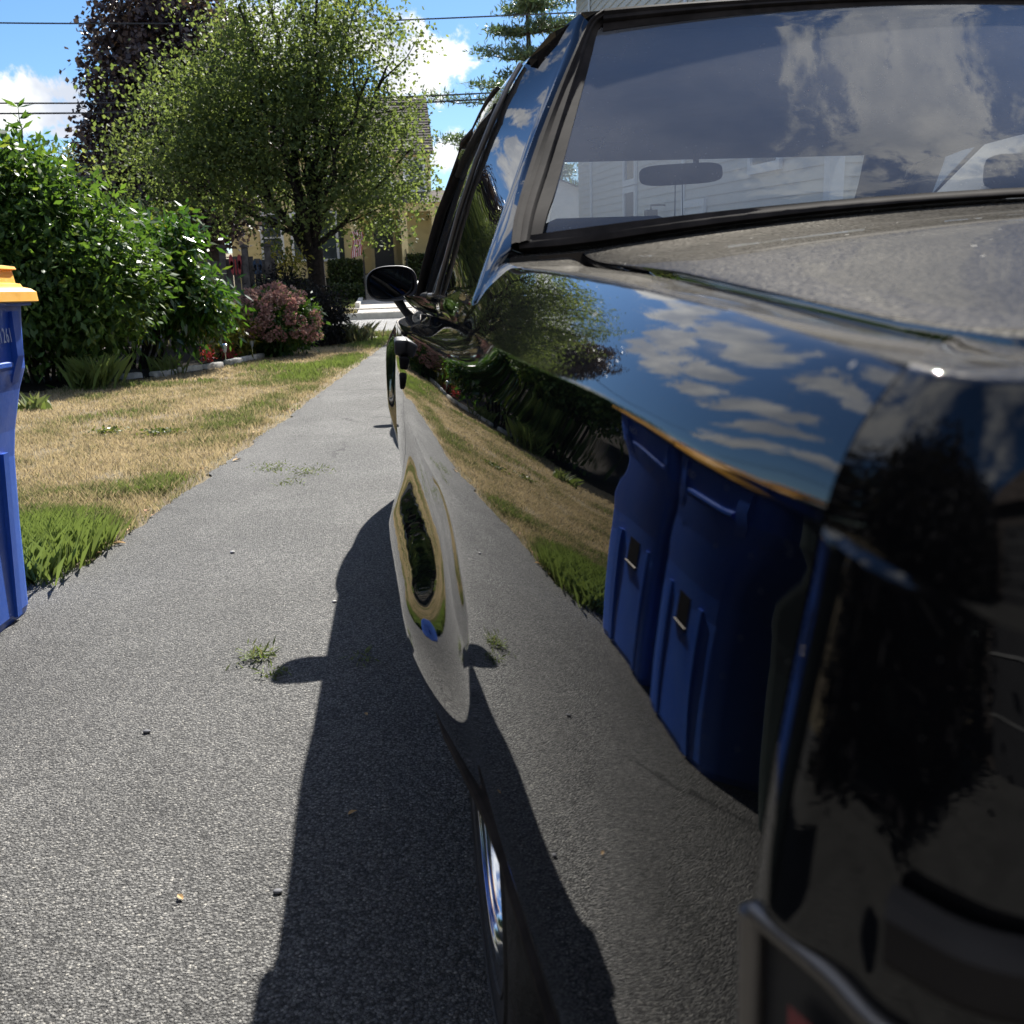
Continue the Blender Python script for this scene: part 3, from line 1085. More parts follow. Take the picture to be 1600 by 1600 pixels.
        rd.build('lens', REDLENS, fo, 60)
    m = MB()
    rs = []
    for p in P_:
        out = Vector((p.x - CX, p.y - .2, 0)).normalized()
        rs.append([Vector((p.x, p.y, 0)) + out * o_ + Vector((0, 0, z)) for o_, z in ((-.03, .60), (.03, .59), (.045, .57), (.045, .42), (.03, .36), (-.04, .34))])
    m.grid(rs).mirror(CX).build('rear_bumper', PAINT, root, 40)
    # ------------- greenhouse
    E_ = [(.089, .05, .931), (.117, .12, .988), (.146, .19, 1.042), (.198, .30, 1.147), (.239, .38, 1.223), (.276, .45, 1.294), (.306, .50, 1.353)]
    T1 = [(.139, .08, .988), (.139, .08, .994), (.155, .15, 1.039), (.198, .27, 1.126), (.243, .36, 1.211), (.279, .42, 1.274), (.319, .49, 1.339)]
    QF = [(.076, .62, .938), (.091, .60, .985), (.118, .55, 1.071), (.147, .53, 1.146), (.174, .515, 1.204), (.201, .52, 1.254), (.223, .53, 1.287)]
    e, tq, qf = resamp(E_, 24), resamp(T1, 24), resamp(QF, 24)
    m = MB()
    rows = []
    for a, b, c in zip(qf, e, tq):
        a, b, c = Vector(a), Vector(b), Vector(c)
        r = [a + Vector((.02, .0, -.002)), a]
        for u in (.2, .4, .6, .8, .95, 1.0):
            r.append(a.lerp(b, u) + Vector((-.0025, 0, .001)) * math.sin(u * math.pi))
        n = Vector((.002, -.003, .0))
        r += [b + n, b.lerp(c, .25) + Vector((0, -.004, 0)), b.lerp(c, .6) + Vector((0, -.003, 0)), c]
        r.append(c + Vector((.02, .03, -.005)))
        rows.append(r)
    # foot that blends down to the shoulder
    rows.insert(0, [Vector(p) + Vector((-.001, .004, -.03)) for p in rows[0]])
    m.grid(rows, flip=False)
    roofe = interp([(.5, .306), (.62, .291), (.75, .264), (.85, .248), (1.05, .240), (1.6, .238), (1.9, .226), (1.94, .24)])
    roofz = interp([(.5, 1.353), (.62, 1.352), (.75, 1.345), (.85, 1.343), (1.05, 1.347), (1.6, 1.350), (1.9, 1.325), (1.94, 1.318)])
    winx = interp([(.5, .226), (.8, .214), (1.05, .206), (1.6, .204), (1.9, .200), (1.94, .20)])
    winz = interp([(.5, 1.290), (.8, 1.276), (1.05, 1.285), (1.6, 1.286), (1.9, 1.268), (1.94, 1.26)])
    cz = interp([(.5, 1.374), (.62, 1.381), (.8, 1.387), (1.2, 1.39), (1.6, 1.382), (1.9, 1.347), (1.94, 1.338)])
    rr = []
    for y in [.5, .52, .55, .6, .68, .76, .85, .95, 1.05, 1.2, 1.4, 1.6, 1.75, 1.85, 1.9, 1.94]:
        xe, ze, zc_ = roofe(y), roofz(y), cz(y)
        r = [(winx(y) + .03, y, winz(y) - .002), (winx(y), y, winz(y)), (winx(y) * .5 + xe * .5 - .006, y, winz(y) * .5 + ze * .5 + .004), (xe - .004, y, ze - .008), (xe + .004, y, ze + .003)]
        for k in range(1, 13):
            u = k / 12
            r.append((xe + (CX - xe) * u, y, ze + .002 + (zc_ - ze) * (1 - (1 - u) ** 2.3)))
        rr.append(r)
    # roll the rear edge into the glass
    rr.insert(0, [(x + .004, y + .004, z - .016) for x, y, z in rr[0]])
    m.grid(rr, flip=False)
    # windscreen pillars
    ws = [(.205, 1.9, 1.27), (.164, 2.12, 1.186), (.124, 2.3, 1.058), (.091, 2.43, .935), (.088, 2.445, .90)]
    wi = [(.275, 1.95, 1.318), (.235, 2.18, 1.205), (.195, 2.37, 1.07), (.165, 2.50, .945), (.16, 2.51, .90)]
    a_, b_ = resamp(ws, 16), resamp(wi, 16)
    m.grid([[Vector(p) + Vector((.03, -.02, -.01)), Vector(p), Vector(p).lerp(Vector(q_), .4) + Vector((-.012, .008, .006)), Vector(q_), Vector(q_) + Vector((.02, -.03, -.01))] for p, q_ in zip(a_, b_)])
    m.mirror(CX)
    roof = m.build('roof', PAINT, root, 34)
    # drip rail
    for side in (0, 1):
        dmb = MB()
        pts = [(roofe(y) - .007, y, roofz(y) - .004) for y in (1.03, 1.06, 1.2, 1.4, 1.6, 1.75, 1.88)]
        pts += [(Vector(p) + Vector((-.006, .004, .004))) for p in resamp(ws, 8)[1:]]
        dmb.tube(pts, [.005, .0075] + [.0085] * (len(pts) - 2), 8)
        (dmb.mirrored(CX) if side else dmb).build('drip_rail', TRIM, roof, 60)
    # headliner inside
    m = MB()
    hl = []
    for y in (.56, .7, 1.0, 1.3, 1.6, 1.86, 1.93):
        z = cz(y) - .03
        if y > 1.8:
            z = 1.30
        hl.append([(winx(y) + .028, y, winz(y) - .004)] + [(roofe(y) + .05 + (2 * CX - 2 * roofe(y) - .1) * k / 10, y, min(z, roofz(y) - .012 + (z - roofz(y) + .012) * (1 - abs(k / 5 - 1) ** 2.5))) for k in range(11)] + [(2 * CX - winx(y) - .028, y, winz(y) - .004)])
    m.grid(hl)
    m.build('headliner', CLOTH, root, 60)
    # rear window with its surround
    gl = resamp([(.179, .098, .998), (.185, .104, 1.006), (.213, .18, 1.071), (.263, .31, 1.176), (.313, .44, 1.282), (.333, .49, 1.326), (.35, .515, 1.352)], 14)
    grow = []
    for x, y, z in gl:
        s = (z - .99) / .36
        r = []
        for k in range(25):
            u = k / 24
            c = 1 - (2 * u - 1) ** 2
            r.append((x + (2 * CX - 2 * x) * u, y - .022 * c * (1 - s) - .012 * c * s, z + (.041 - .007 * s) * c))
        grow.append(r)
    m = MB().grid(grow)
    rw = m.build('rear_window', GLASS_REAR, root, 180)
    # trim: ridged band from the pillar to the glass, round all four sides
    def band(A, B, prof):
        mm = MB()
        rows_ = []
        for a, b in zip(A, B):
            a, b = Vector(a), Vector(b)
            rows_.append([a.lerp(b, u) + Vector((-.2, -1, .35)).normalized() * h for u, h in prof])
        mm.grid(rows_)
        return mm
    prof = [(0, -.012), (.02, .0045), (.16, .007), (.30, .0035), (.36, .0055), (.52, .0065), (.6, .003), (.62, .0008), (1.0, .0012), (1.02, -.004)]
    FRIT = plain('window_frit', (.010, .010, .011), .8, spec=.1)
    Ls = resamp(T1[1:] + [(.346, .503, 1.359)], 20)
    G2 = resamp([(.178, .095, 1.001), (.192, .13, 1.033), (.213, .18, 1.071), (.263, .31, 1.176), (.313, .44, 1.282), (.333, .49, 1.326), (.352, .500, 1.344)], 20)
    tb = band(Ls, G2, prof)
    tb.mirror(CX)
    n = 33
    topA, topB, botA, botB = [], [], [], []
    for k in range(n):
        u = k / (n - 1)
        c = 1 - (2 * u - 1) ** 2
        xt, xt2 = .346, .340
        topA.append((xt + (2 * CX - 2 * xt) * u, .503 - .012 * c, 1.3595 + .017 * c))
        topB.append((xt2 + (2 * CX - 2 * xt2) * u, .487 - .012 * c, 1.3245 + .033 * c))
        xb = .150
        botA.append((xb + (2 * CX - 2 * xb) * u, .086 - .022 * c, LIDZ(xb + (2 * CX - 2 * xb) * u) + .0085))
        botB.append((xb + (2 * CX - 2 * xb) * u, .099 - .022 * c, 1.0045 + .041 * c))
    tt = band(topA, topB, prof)
    bt = band(botA, botB, [(0, -.006), (.05, .003), (.45, .004), (.6, .0015), (1, .001), (1.02, -.004)])
    for s_ in (tt, bt):
        o_ = len(tb.v)
        tb.v += s_.v
        tb.f += [tuple(o_ + i for i in f) for f in s_.f]
    tb.build('window_trim', TRIM, rw, 40)
    # fine print in the lower left corner of the glass
    pr = MB()
    rg = random.Random(3)
    def on_glass(u, s):
        i = s * 13
        i0 = min(int(i), 12)
        a = [Vector(p) for p in grow[i0]]
        b = [Vector(p) for p in grow[i0 + 1]]
        ku = u * 24
        k0 = min(int(ku), 23)
        t_, w_ = i - i0, ku - k0
        return (a[k0] * (1 - t_) + b[k0] * t_) * (1 - w_) + (a[k0 + 1] * (1 - t_) + b[k0 + 1] * t_) * w_
    for line, (s, u0, u1) in enumerate(((.150, .026, .066), (.132, .022, .060), (.118, .028, .062))):
        u = u0
        while u < u1:
            w_ = rg.uniform(.0012, .003)
            qv = [on_glass(u, s), on_glass(u + w_, s), on_glass(u + w_, s + .007), on_glass(u, s + .007)]
            pr.add([p + Vector((0, -.0012, .0008)) for p in qv], [(0, 1, 2, 3)])
            u += w_ + rg.uniform(.0008, .0018)
    pr.build('glass_marking', RUBBER, rw)
    # side glass
    def sideglass(name, A, B, mat):
        mm = MB()
        mm.grid([[Vector(a).lerp(Vector(b), k / 6) + Vector((-.004 * math.sin(k / 6 * math.pi) + .012, 0, 0)) for k in range(7)] for a, b in zip(A, B)])
        return both(mm, name, mat, 180)
    yb = [.40, .45, .52, .60, .70]
    bq = [(0.077, .62, .94), (.071, .645, .94), (.070, .67, .94), (.069, .69, .94), (.068, .715, .94)]
    tq_ = [(.221, .53, 1.286), (.220, .58, 1.285), (.218, .64, 1.281), (.217, .70, 1.279), (.216, .78, 1.276)]
    sideglass('quarter_window', bq, tq_, GLASS)
    db = [(.069, .78, .938), (.072, 1.2, .936), (.076, 1.6, .934), (.081, 2.0, .930), (.090, 2.42, .926)]
    dtp = [(.213, .83, 1.276), (.205, 1.1, 1.285), (.204, 1.4, 1.286), (.203, 1.65, 1.284), (.200, 1.9, 1.267)]
    for side, dobj in ((0, dl), (1, dr)):
        mm = MB()
        mm.grid([[Vector(a).lerp(Vector(b), k / 6) + Vector((-.004 * math.sin(k / 6 * math.pi) + .012, 0, 0)) for k in range(7)] for a, b in zip(db, dtp)])
        (mm.mirrored(CX) if side else mm).build('door_window', GLASS, dobj, 180)
        # black frames: window surround, weather strip, B pillar cover
        fr = MB()
        fr.tube([Vector(p) + Vector((.004, 0, 0)) for p in db], .008, 6)
        fr.tube([Vector(p) + Vector((.004, 0, 0)) for p in dtp], .010, 6)
        fr.tube([Vector(db[-1]) + Vector((.004, 0, 0)), Vector((.124, 2.28, 1.05)), Vector((.164, 2.1, 1.18)), Vector(dtp[-1]) + Vector((.004, 0, 0))], .013, 6)
        fr.tube([Vector(db[0]), Vector(dtp[0])], .012, 6)
        (fr.mirrored(CX) if side else fr).build('window_frame', RUBBER, dobj, 60)
    m = MB()
    m.grid([[(.062, .715, .93), (.066, .775, .93)], [(.212, .785, 1.278), (.207, .83, 1.278)]])
    m.grid([[(.062, .715, .93), (.112, .715, .93)], [(.212, .785, 1.278), (.26, .785, 1.278)]], flip=True)
    m.grid([[(.066, .775, .93), (.116, .775, .93)], [(.207, .83, 1.278), (.26, .83, 1.278)]])
    both(m, 'door_pillar', DARKPLASTIC, 40)
    m = MB()
    for k_, r_ in ((0, .0045), (1, .003)):
        m.tube([Vector(p) + Vector((-.006, .018 * k_, .001)) for p in QF], r_, 6)
    m.tube([(.066, .62, .9375), (.063, .67, .9375), (.061, .715, .9375)], .004, 6)
    both(m, 'quarter_window_trim', DULLCHROME, 60)
    # windscreen
    m = MB()
    wr = []
    for (x, y, z) in resamp([(.165, 2.50, .94), (.195, 2.37, 1.07), (.235, 2.18, 1.205), (.275, 1.95, 1.318)], 8):
        wr.append([(x + (2 * CX - 2 * x) * k / 20, y + .10 * (1 - abs(k / 10 - 1) ** 2.2) * (1 - (z - .94) / .45), z + .022 * (1 - abs(k / 10 - 1) ** 2)) for k in range(21)])
    m.grid(wr)
    m.build('windscreen', GLASS_CLEAR, root, 180)
    # hood and nose
    m = MB()
    hr = []
    for y in (2.52, 2.6, 2.8, 3.1, 3.4, 3.7, 3.95, 4.05):
        rx, rz = RIDGE(y) + .004, RIDGEZ(y)
        hr.append([(rx + (2 * CX - 2 * rx) * k / 20, y + .08 * (1 - abs(k / 10 - 1) ** 2), rz + .045 * (1 - abs(k / 10 - 1) ** 2.4)) for k in range(21)])
    m.grid(hr)
    m.build('hood', PAINT, root, 40)
    m = MB()
    nose = [(.19, 4.04), (.30, 4.13), (.5, 4.17), (CX, 4.19)]
    m.grid([[(x, y, .34), (x, y + .05, .38), (x, y + .07, .45), (x, y + .06, .56), (x, y + .02, .60), (x, y, .70), (x + .02, y - .03, .80), (x + .05, y - .07, .835 + (.045 if x > .8 else 0))] for x, y in resamp([(a, b, 0) for a, b in nose], 20) for (x, y) in [(x, y)]] if False else
           [[(p[0], p[1], .34), (p[0], p[1] + .05, .38), (p[0], p[1] + .07, .45), (p[0], p[1] + .06, .56), (p[0], p[1] + .02, .60), (p[0], p[1], .70), (p[0] + .02, p[1] - .03, .80), (p[0] + .06, p[1] - .08, .84)] for p in resamp([(a, b, 0) for a, b in nose], 20)])
    m.mirror(CX)
    m.build('front_bumper', PAINT, root, 40)
    m = MB()
    for x in (.36, .56):
        m.box(x, x + .17, 4.10, 4.18, .62, .74, .012)
    both(m, 'headlight', CHROME, 40)
    # ------------- wheels
    for cy in (0.0, YF):
        for side in (0, 1):
            ty = MB()
            xo = .074 if cy == 0 else .085
            prof = [(.205, .020), (.215, .006), (.235, -.002), (.262, -.006), (.285, -.004), (.303, .006), (.316, .018), (.324, .026), (.327, .040), (.329, .060), (.3295, .105), (.329, .150), (.327, .170), (.323, .186), (.310, .20), (.26, .21), (.205, .20)]
            ty.lathe([(r, a) for r, a in prof], (xo, cy, .33), 'X', 64)
            # tread blocks across the shoulders and ribs round the tread
            for k in range(72):
                a0 = 2 * math.pi * k / 72
                for x0, x1 in ((.030, .062), (.148, .180)):
                    Rm = Matrix.Translation((xo, cy, .33)) @ Matrix.Rotation(a0, 4, 'X')
                    ty.box(x0, x1, -.0105, .0105, .3235, .3335, 0, Rm @ Matrix.Rotation(.25 if x0 < .1 else -.25, 4, 'Z') if False else Rm)
            for x0 in (.072, .094, .116, .136):
                ty.lathe([(.326, x0), (.3335, x0 + .001), (.3335, x0 + .014), (.326, x0 + .015)], (xo, cy, .33), 'X', 64)
            # raised rings on the sidewall
            ty.lathe([(.270, -.006), (.272, -.0085), (.275, -.008), (.277, -.005)], (xo, cy, .33), 'X', 64)
            ty.lathe([(.232, -.001), (.234, -.004), (.238, -.0045), (.240, -.002)], (xo, cy, .33), 'X', 64)
            ri = MB()
            ri.lathe([(.21, .04), (.207, .004), (.2035, -.001), (.200, .001), (.198, .005), (.195, .005), (.192, .001), (.189, .003), (.186, .013), (.182, .013), (.179, .005), (.175, .007), (.172, .019), (.166, .018), (.158, .012), (.150, .03), (.142, .045), (.120, .042), (.085, .030), (.075, .012), (.060, .006), (.03, .002), (.001, .002)], (xo, cy, .33), 'X', 48)
            if side:
                ty, ri = ty.mirrored(CX), ri.mirrored(CX)
            w = ty.build('wheel', TYRE, root, 35)
            ri.build('rim', CHROME, w, 50)
    # ------------- door furniture
    for side, dobj in ((0, dl), (1, dr)):
        def place(mb, name, mat, par, sm=50):
            return (mb.mirrored(CX) if side else mb).build(name, mat, par, sm)
        h = MB()
        sx = side_x(.85, .835)
        h.box(sx - .020, sx + .006, .80, .955, .826, .856, .006)
        ho = place(h, 'door_handle', DARKPLASTIC, dobj)
        p_ = MB()
        p_.box(sx - .012, sx + .012, .79, .965, .800, .824, .004)
        place(p_, 'handle_cup', RUBBER, ho)
        k_ = MB()
        sx2 = side_x(.80, .775)
        k_.lathe([(.016, .004), (.016, -.004), (.012, -.006), (.001, -.006)], (sx2, .80, .778), 'X', 20)
        place(k_, 'door_lock', RUBBER, dobj)
        # bullet mirror on a stalk
        c = Vector((-.003, 2.27, .973))
        hs, gl_ = MB(), MB()
        def ov(sx_, sz_, y, n=36, e=2.7):
            out = []
            for q_ in range(n):
                a = 2 * math.pi * q_ / n
                ca, sa = math.cos(a), math.sin(a)
                out.append((c.x + math.copysign(abs(ca) ** (2 / e), ca) * sx_, c.y + y, c.z + math.copysign(abs(sa) ** (2 / e), sa) * sz_ + ca * sx_ * .03))
            return out
        rings = [ov(.0735, .0475, .012), ov(.0775, .0515, -.006), ov(.082, .056, -.010), ov(.0835, .0575, 0), ov(.083, .057, .02), ov(.078, .053, .045), ov(.066, .044, .075), ov(.045, .03, .095), ov(.015, .01, .104)]
        for i in range(len(rings) - 1):
            hs.add(rings[i] + rings[i + 1], [(k, (k + 1) % 36, 36 + (k + 1) % 36, 36 + k) for k in range(36)])
        hs.add(rings[-1], [tuple(range(36))])
        hs.tube([(c.x + .012, c.y + .03, c.z - .045), (c.x + .035, c.y + .035, c.z - .085), (c.x + .062, c.y + .04, c.z - .118)], [.016, .013, .016], 10)
        hs.box(c.x + .045, c.x + .10, c.y - .015, c.y + .09, c.z - .135, c.z - .108, .008)
        mo = place(hs, 'door_mirror', DARKPLASTIC, dobj, 45)
        gl_.add([(p[0], p[1] - (p[0] - c.x) * -.24 - (p[2] - c.z) * .16, p[2]) for p in ov(.0735, .0475, .0)], [tuple(range(36))[::-1]])
        place(gl_, 'mirror_glass', MIRRORM, mo)
    # ------------- inside
    for x in (.46, 1.35):
        s_ = MB()
        s_.box(x - .25, x + .25, .95, 1.5, .35, .52, .05)
        s_.box(x - .25, x + .25, .98, 1.12, .5, .99, .05)
        s_.box(x - .14, x + .14, 1.01, 1.09, 1.0, 1.085, .03)
        s_.build('seat', CLOTH, root, 50)
    s_ = MB()
    s_.box(.3, 2 * CX - .3, .02, .5, .35, .5, .05)
    s_.box(.3, 2 * CX - .3, .12, .24, .5, .93, .05)
    s_.build('rear_seat', CLOTH, root, 50)
    s_ = MB()
    s_.box(.22, 2 * CX - .22, .07, .3, .90, .93, .01)
    s_.build('parcel_shelf', VINYL, root)
    s_ = MB()
    s_.box(.16, 2 * CX - .16, 2.12, 2.5, .55, .985, .04)
    s_.tube([(.30 + .16 * math.cos(a), 2.05 + .05 * math.sin(a), .92 + .16 * math.sin(a)) for a in np.linspace(0, 2 * math.pi, 25)], .012, 6)
    s_.build('dashboard', VINYL, root, 50)
    # right-hand windscreen pillar trim and belt pillar seen through the glass
    s_ = MB()
    pA = [(1.43, 1.90, 1.30), (1.455, 2.0, 1.20), (1.50, 2.2, 1.06), (1.55, 2.38, .95)]
    s_.grid([[Vector(p), Vector(p) + Vector((.085, .0, .0)), Vector(p) + Vector((.16, .03, .0))] for p in resamp(pA, 8)])
    s_.build('pillar_trim', VINYL, root, 60)
    s_ = MB()
    s_.box(1.30, 1.40, .98, 1.05, 1.12, 1.19, .02)
    s_.tube([(1.38, 1.0, 1.15), (1.45, .98, 1.08), (1.55, .9, .98)], [.02, .035, .05], 8)
    s_.build('seat_belt_guide', DARKPLASTIC, root, 50)
    s_ = MB()
    cm = Vector((.825, 1.76, 1.2415))
    pts = []
    for q_ in range(36):
        a = 2 * math.pi * q_ / 36
        ca, sa = math.cos(a), math.sin(a)
        pts.append(Vector((math.copysign(abs(ca) ** .45, ca) * .121, 0, math.copysign(abs(sa) ** .55, sa) * .0285)))
    tilt = Matrix.Rotation(R(-2), 3, 'Y')
    pts = [tilt @ p for p in pts]
    s_.add([cm + p for p in pts] + [cm + p * .9 + Vector((0, .03, 0)) for p in pts], [tuple(range(36))[::-1], tuple(range(36, 72))] + [(k, (k + 1) % 36, 36 + (k + 1) % 36, 36 + k) for k in range(36)])
    s_.tube([cm + Vector((.05, .02, .02)), cm + Vector((.06, .06, .08))], .008, 6)
    rv = s_.build('rearview_mirror', VINYL, root, 40)
    c_ = MB()
    c_.tube([cm + Vector((-.018, -.004, -.02)), cm + Vector((-.02, -.004, -.16))], .0012, 4)
    c_.tube([cm + Vector((.002, -.004, -.02)), cm + Vector((.004, -.004, -.16))], .0012, 4)
    c_.build('hanging_cord', RUBBER, rv)

MIRRORM = plain('mirror_glass', (.30, .31, .33), .03, 1.0, var=.02)
build_coupe(coupe)
# a second black car faces this one further down the driveway
second = copy_tree(coupe, None, skip=('seat', 'rear_seat', 'parcel_shelf', 'trunk_lid', 'trunk_gutter', 'rear_cowl', 'taillight', 'rear_panel', 'bumper_strip', 'rear_bumper', 'pillar_trim', 'seat_belt_guide', 'rearview_mirror',
                                      'door_jamb', 'rocker_moulding', 'floor_pan', 'wheel_house', 'quarter_window_trim', 'rear_window', 'glass_marking', 'dashboard', 'door_pillar', 'headlight', 'door_handle', 'door_lock'))
second.name = 'parked_car'
second.location = (1.08, 8.05, 0)
second.rotation_euler = (0, 0, math.pi)
tag(second, 'black car parked nose to nose with the coupe, glimpsed through its windows', 'car')

# ------------------------------------------------------------------ vegetation
def unit(v):
    return v / np.maximum(np.linalg.norm(v, axis=1, keepdims=True), 1e-9)

def leaf_mesh(name, P, size, aspect, mat, parent=None, out=None, droop=.3, tint=None, loc=None, rough=1.0):
    """one folded diamond per leaf"""
    n = len(P)
    d = RNG.normal(0, 1, (n, 3)) * rough
    if out is not None:
        d += out * 1.1
    d[:, 2] -= droop
    d = unit(d)
    side = unit(np.cross(d, RNG.normal(0, 1, (n, 3)) + np.array([0, 0, 1.4])))
    nrm = np.cross(side, d)
    s = (size * RNG.uniform(.65, 1.3, n))[:, None]
    w = s * aspect * .5
    V = np.empty((n, 4, 3))
    V[:, 0] = P
    V[:, 1] = P + d * s * .45 + side * w - nrm * w * .35
    V[:, 2] = P + d * s - nrm * s * .12
    V[:, 3] = P + d * s * .45 - side * w - nrm * w * .35
    b = np.arange(n)[:, None] * 4
    F = np.concatenate([b + np.array([[0, 1, 2]]), b + np.array([[0, 2, 3]])])
    if tint is None:
        tint = np.clip(RNG.normal(.45, .24, n), 0, 1)
    return link_mesh(name, V.reshape(-1, 3), F, mat, parent, tint=np.repeat(tint, 4), loc=loc)

def crown(c, rad, nclump, per, sig, seed, lump=.3, hollow=2.0, flatbottom=None, gaps=.0):
    g = np.random.default_rng(seed)
    d = unit(g.normal(0, 1, (nclump, 3)))
    th, ph = np.arctan2(d[:, 1], d[:, 0]), np.arcsin(d[:, 2])
    f = 1 - lump + lump * 2 * fbm(th * 1.6 + 10, ph * 2.2 + 10, seed)
    r = g.uniform(0, 1, nclump) ** (1 / hollow) * f
    C = np.array(c) + d * r[:, None] * np.array(rad)
    if flatbottom is not None:
        C = C[C[:, 2] > flatbottom + g.uniform(-.15, .15, len(C))]
    if gaps > 0:
        q = fbm(C[:, 0] * 1.3 + C[:, 1] * .9, C[:, 2] * 1.5, seed + 5)
        C = C[q > gaps]
    k = len(C)
    P = np.repeat(C, per, 0) + g.normal(0, 1, (k * per, 3)) * sig
    o = unit(P - np.array(c))
    ct = np.repeat(np.clip(g.normal(.45, .17, k), 0, 1), per) + g.normal(0, .14, k * per)
    return P, o, np.clip(ct, 0, 1), C

def branch(m, a, b, r0, r1, seed, sag=.0, n=7, wob=.05, seg=6):
    g = random.Random(seed)
    a, b = Vector(a), Vector(b)
    L = (b - a).length
    pts = []
    for i in range(n):
        t = i / (n - 1)
        p = a.lerp(b, t) + Vector((g.uniform(-1, 1), g.uniform(-1, 1), g.uniform(-.5, .5))) * wob * L * math.sin(t * math.pi)
        p.z += sag * L * t * (1 - t)
        pts.append(p)
    m.tube(pts, [r0 + (r1 - r0) * i / (n - 1) for i in range(n)], seg, cap=False)
    return pts

# --- the multi-stemmed street tree in the middle
def street_tree():
    bx, by = -1.57, 21.6
    t = thing('street_tree', 'large green tree with many upright limbs standing over the end of the lawn', 'tree', (bx, by, 0), worldbase=True)
    t.scale = (1.10, 1.10, 1.10)
    m = MB()
    fork = Vector((bx - .02, by, 1.75))
    m.tube([(bx + .05, by, -.1), (bx + .03, by, .25), (bx + .01, by, .9), fork], [.24, .19, .165, .17], 12, cap=False)
    g = random.Random(5)
    tips = []
    for k, (dx, dy, top, r) in enumerate([(-2.6, .1, 3.3, .065), (-1.7, -.6, 4.9, .08), (-1.05, .5, 6.6, .085), (-.5, -.3, 6.8, .10), (.05, .3, 6.9, .105), (.5, -.4, 6.7, .095), (1.0, .5, 6.6, .085), (1.6, -.2, 5.0, .075), (2.1, .4, 3.7, .065), (-.9, -1.3, 5.8, .075), (.8, 1.4, 6.0, .07), (1.25, -1.3, 4.6, .065), (-2.0, .9, 4.2, .06)]):
        st = fork + Vector((g.uniform(-.06, .06), g.uniform(-.06, .06), g.uniform(-.35, .25)))
        en = Vector((bx + dx, by + dy, top))
        pts = branch(m, st, en, r, .018, k, sag=-.12 if abs(dx) > 1.5 else .05, n=9, wob=.035)
        for j in range(7):
            p = pts[2 + j % 6]
            q = p + Vector((g.uniform(-.9, .9) + dx * .22, g.uniform(-.9, .9), g.uniform(.1, .9)))
            branch(m, p, q, .022, .006, 100 + k * 9 + j, n=5, wob=.06, seg=5)
            tips.append(q)
    m.build('trunk', DARKBARK, t, 60)
    P1, o1, t1, _ = crown((bx - .15, by, 4.45), (2.05, 2.2, 2.5), 1450, 22, .18, 31, .36, 1.9, 1.75, .38)
    P2, o2, t2, _ = crown((bx - 1.9, by - .3, 3.75), (2.05, 1.8, 1.75), 700, 22, .16, 32, .34, 1.9, 1.95, .38)
    P3, o3, t3, _ = crown((bx + 1.15, by - .2, 3.1), (1.38, 1.6, 1.45), 400, 23, .15, 33, .38, 1.9, 1.75, .38)
    tp = np.array([tuple(v) for v in tips])
    P4 = np.repeat(tp, 70, 0) + RNG.normal(0, .20, (len(tp) * 70, 3))
    P5, o5, t5, _ = crown((bx + 1.05, by - .1, 5.2), (1.35, 1.3, 1.35), 170, 16, .15, 36, .4, 1.9, None, .42)
    P = np.concatenate([P1, P2, P3, P4, P5])
    tt = np.concatenate([t1, t2, t3, np.clip(RNG.normal(.5, .2, len(P4)), 0, 1), t5])
    k = P[:, 2] > 1.5
    leaf_mesh('crown', P[k], .084, .68, GREENLEAF, t, None, .25, tt[k])
street_tree()

def copper_tree():
    bx, by = -5.9, 31.0
    t = thing('copper_tree', 'tall purple-leaved tree behind the green street tree', 'tree', (bx, by, gz(by)))
    m = MB()
    m.tube([(bx + .6, by, gz(by) - .1), (bx + .7, by, 2.5), (bx + 1.0, by, 6.5), (bx + 1.2, by, 9.6)], [.4, .32, .2, .05], 10, cap=False)
    for k in range(16):
        a = k * 2.4
        z = 2.6 + k * .38
        branch(m, (bx + .7, by, z), (bx + .6 + 1.2 * math.cos(a), by + 1.2 * math.sin(a), min(z + 1.0, 8.6)), .09, .015, 300 + k)
    m.build('trunk', DARKBARK, t, 60)
    Q = [crown((bx + .1, by, 7.2), (2.5, 2.2, 3.0), 1000, 28, .22, 41, .26, 2.4), crown((bx - .1, by, 4.7), (2.75, 2.3, 2.5), 880, 28, .22, 42, .3, 2.4, 2.5),
         crown((bx - 2.0, by, 3.7), (1.2, 1.3, 1.2), 200, 26, .2, 43, .3, 2.4, 2.2)]
    P = np.concatenate([q[0] for q in Q])
    leaf_mesh('crown', P, .17, .75, PURPLELEAF, t, None, .3, np.concatenate([q[2] for q in Q]))
copper_tree()

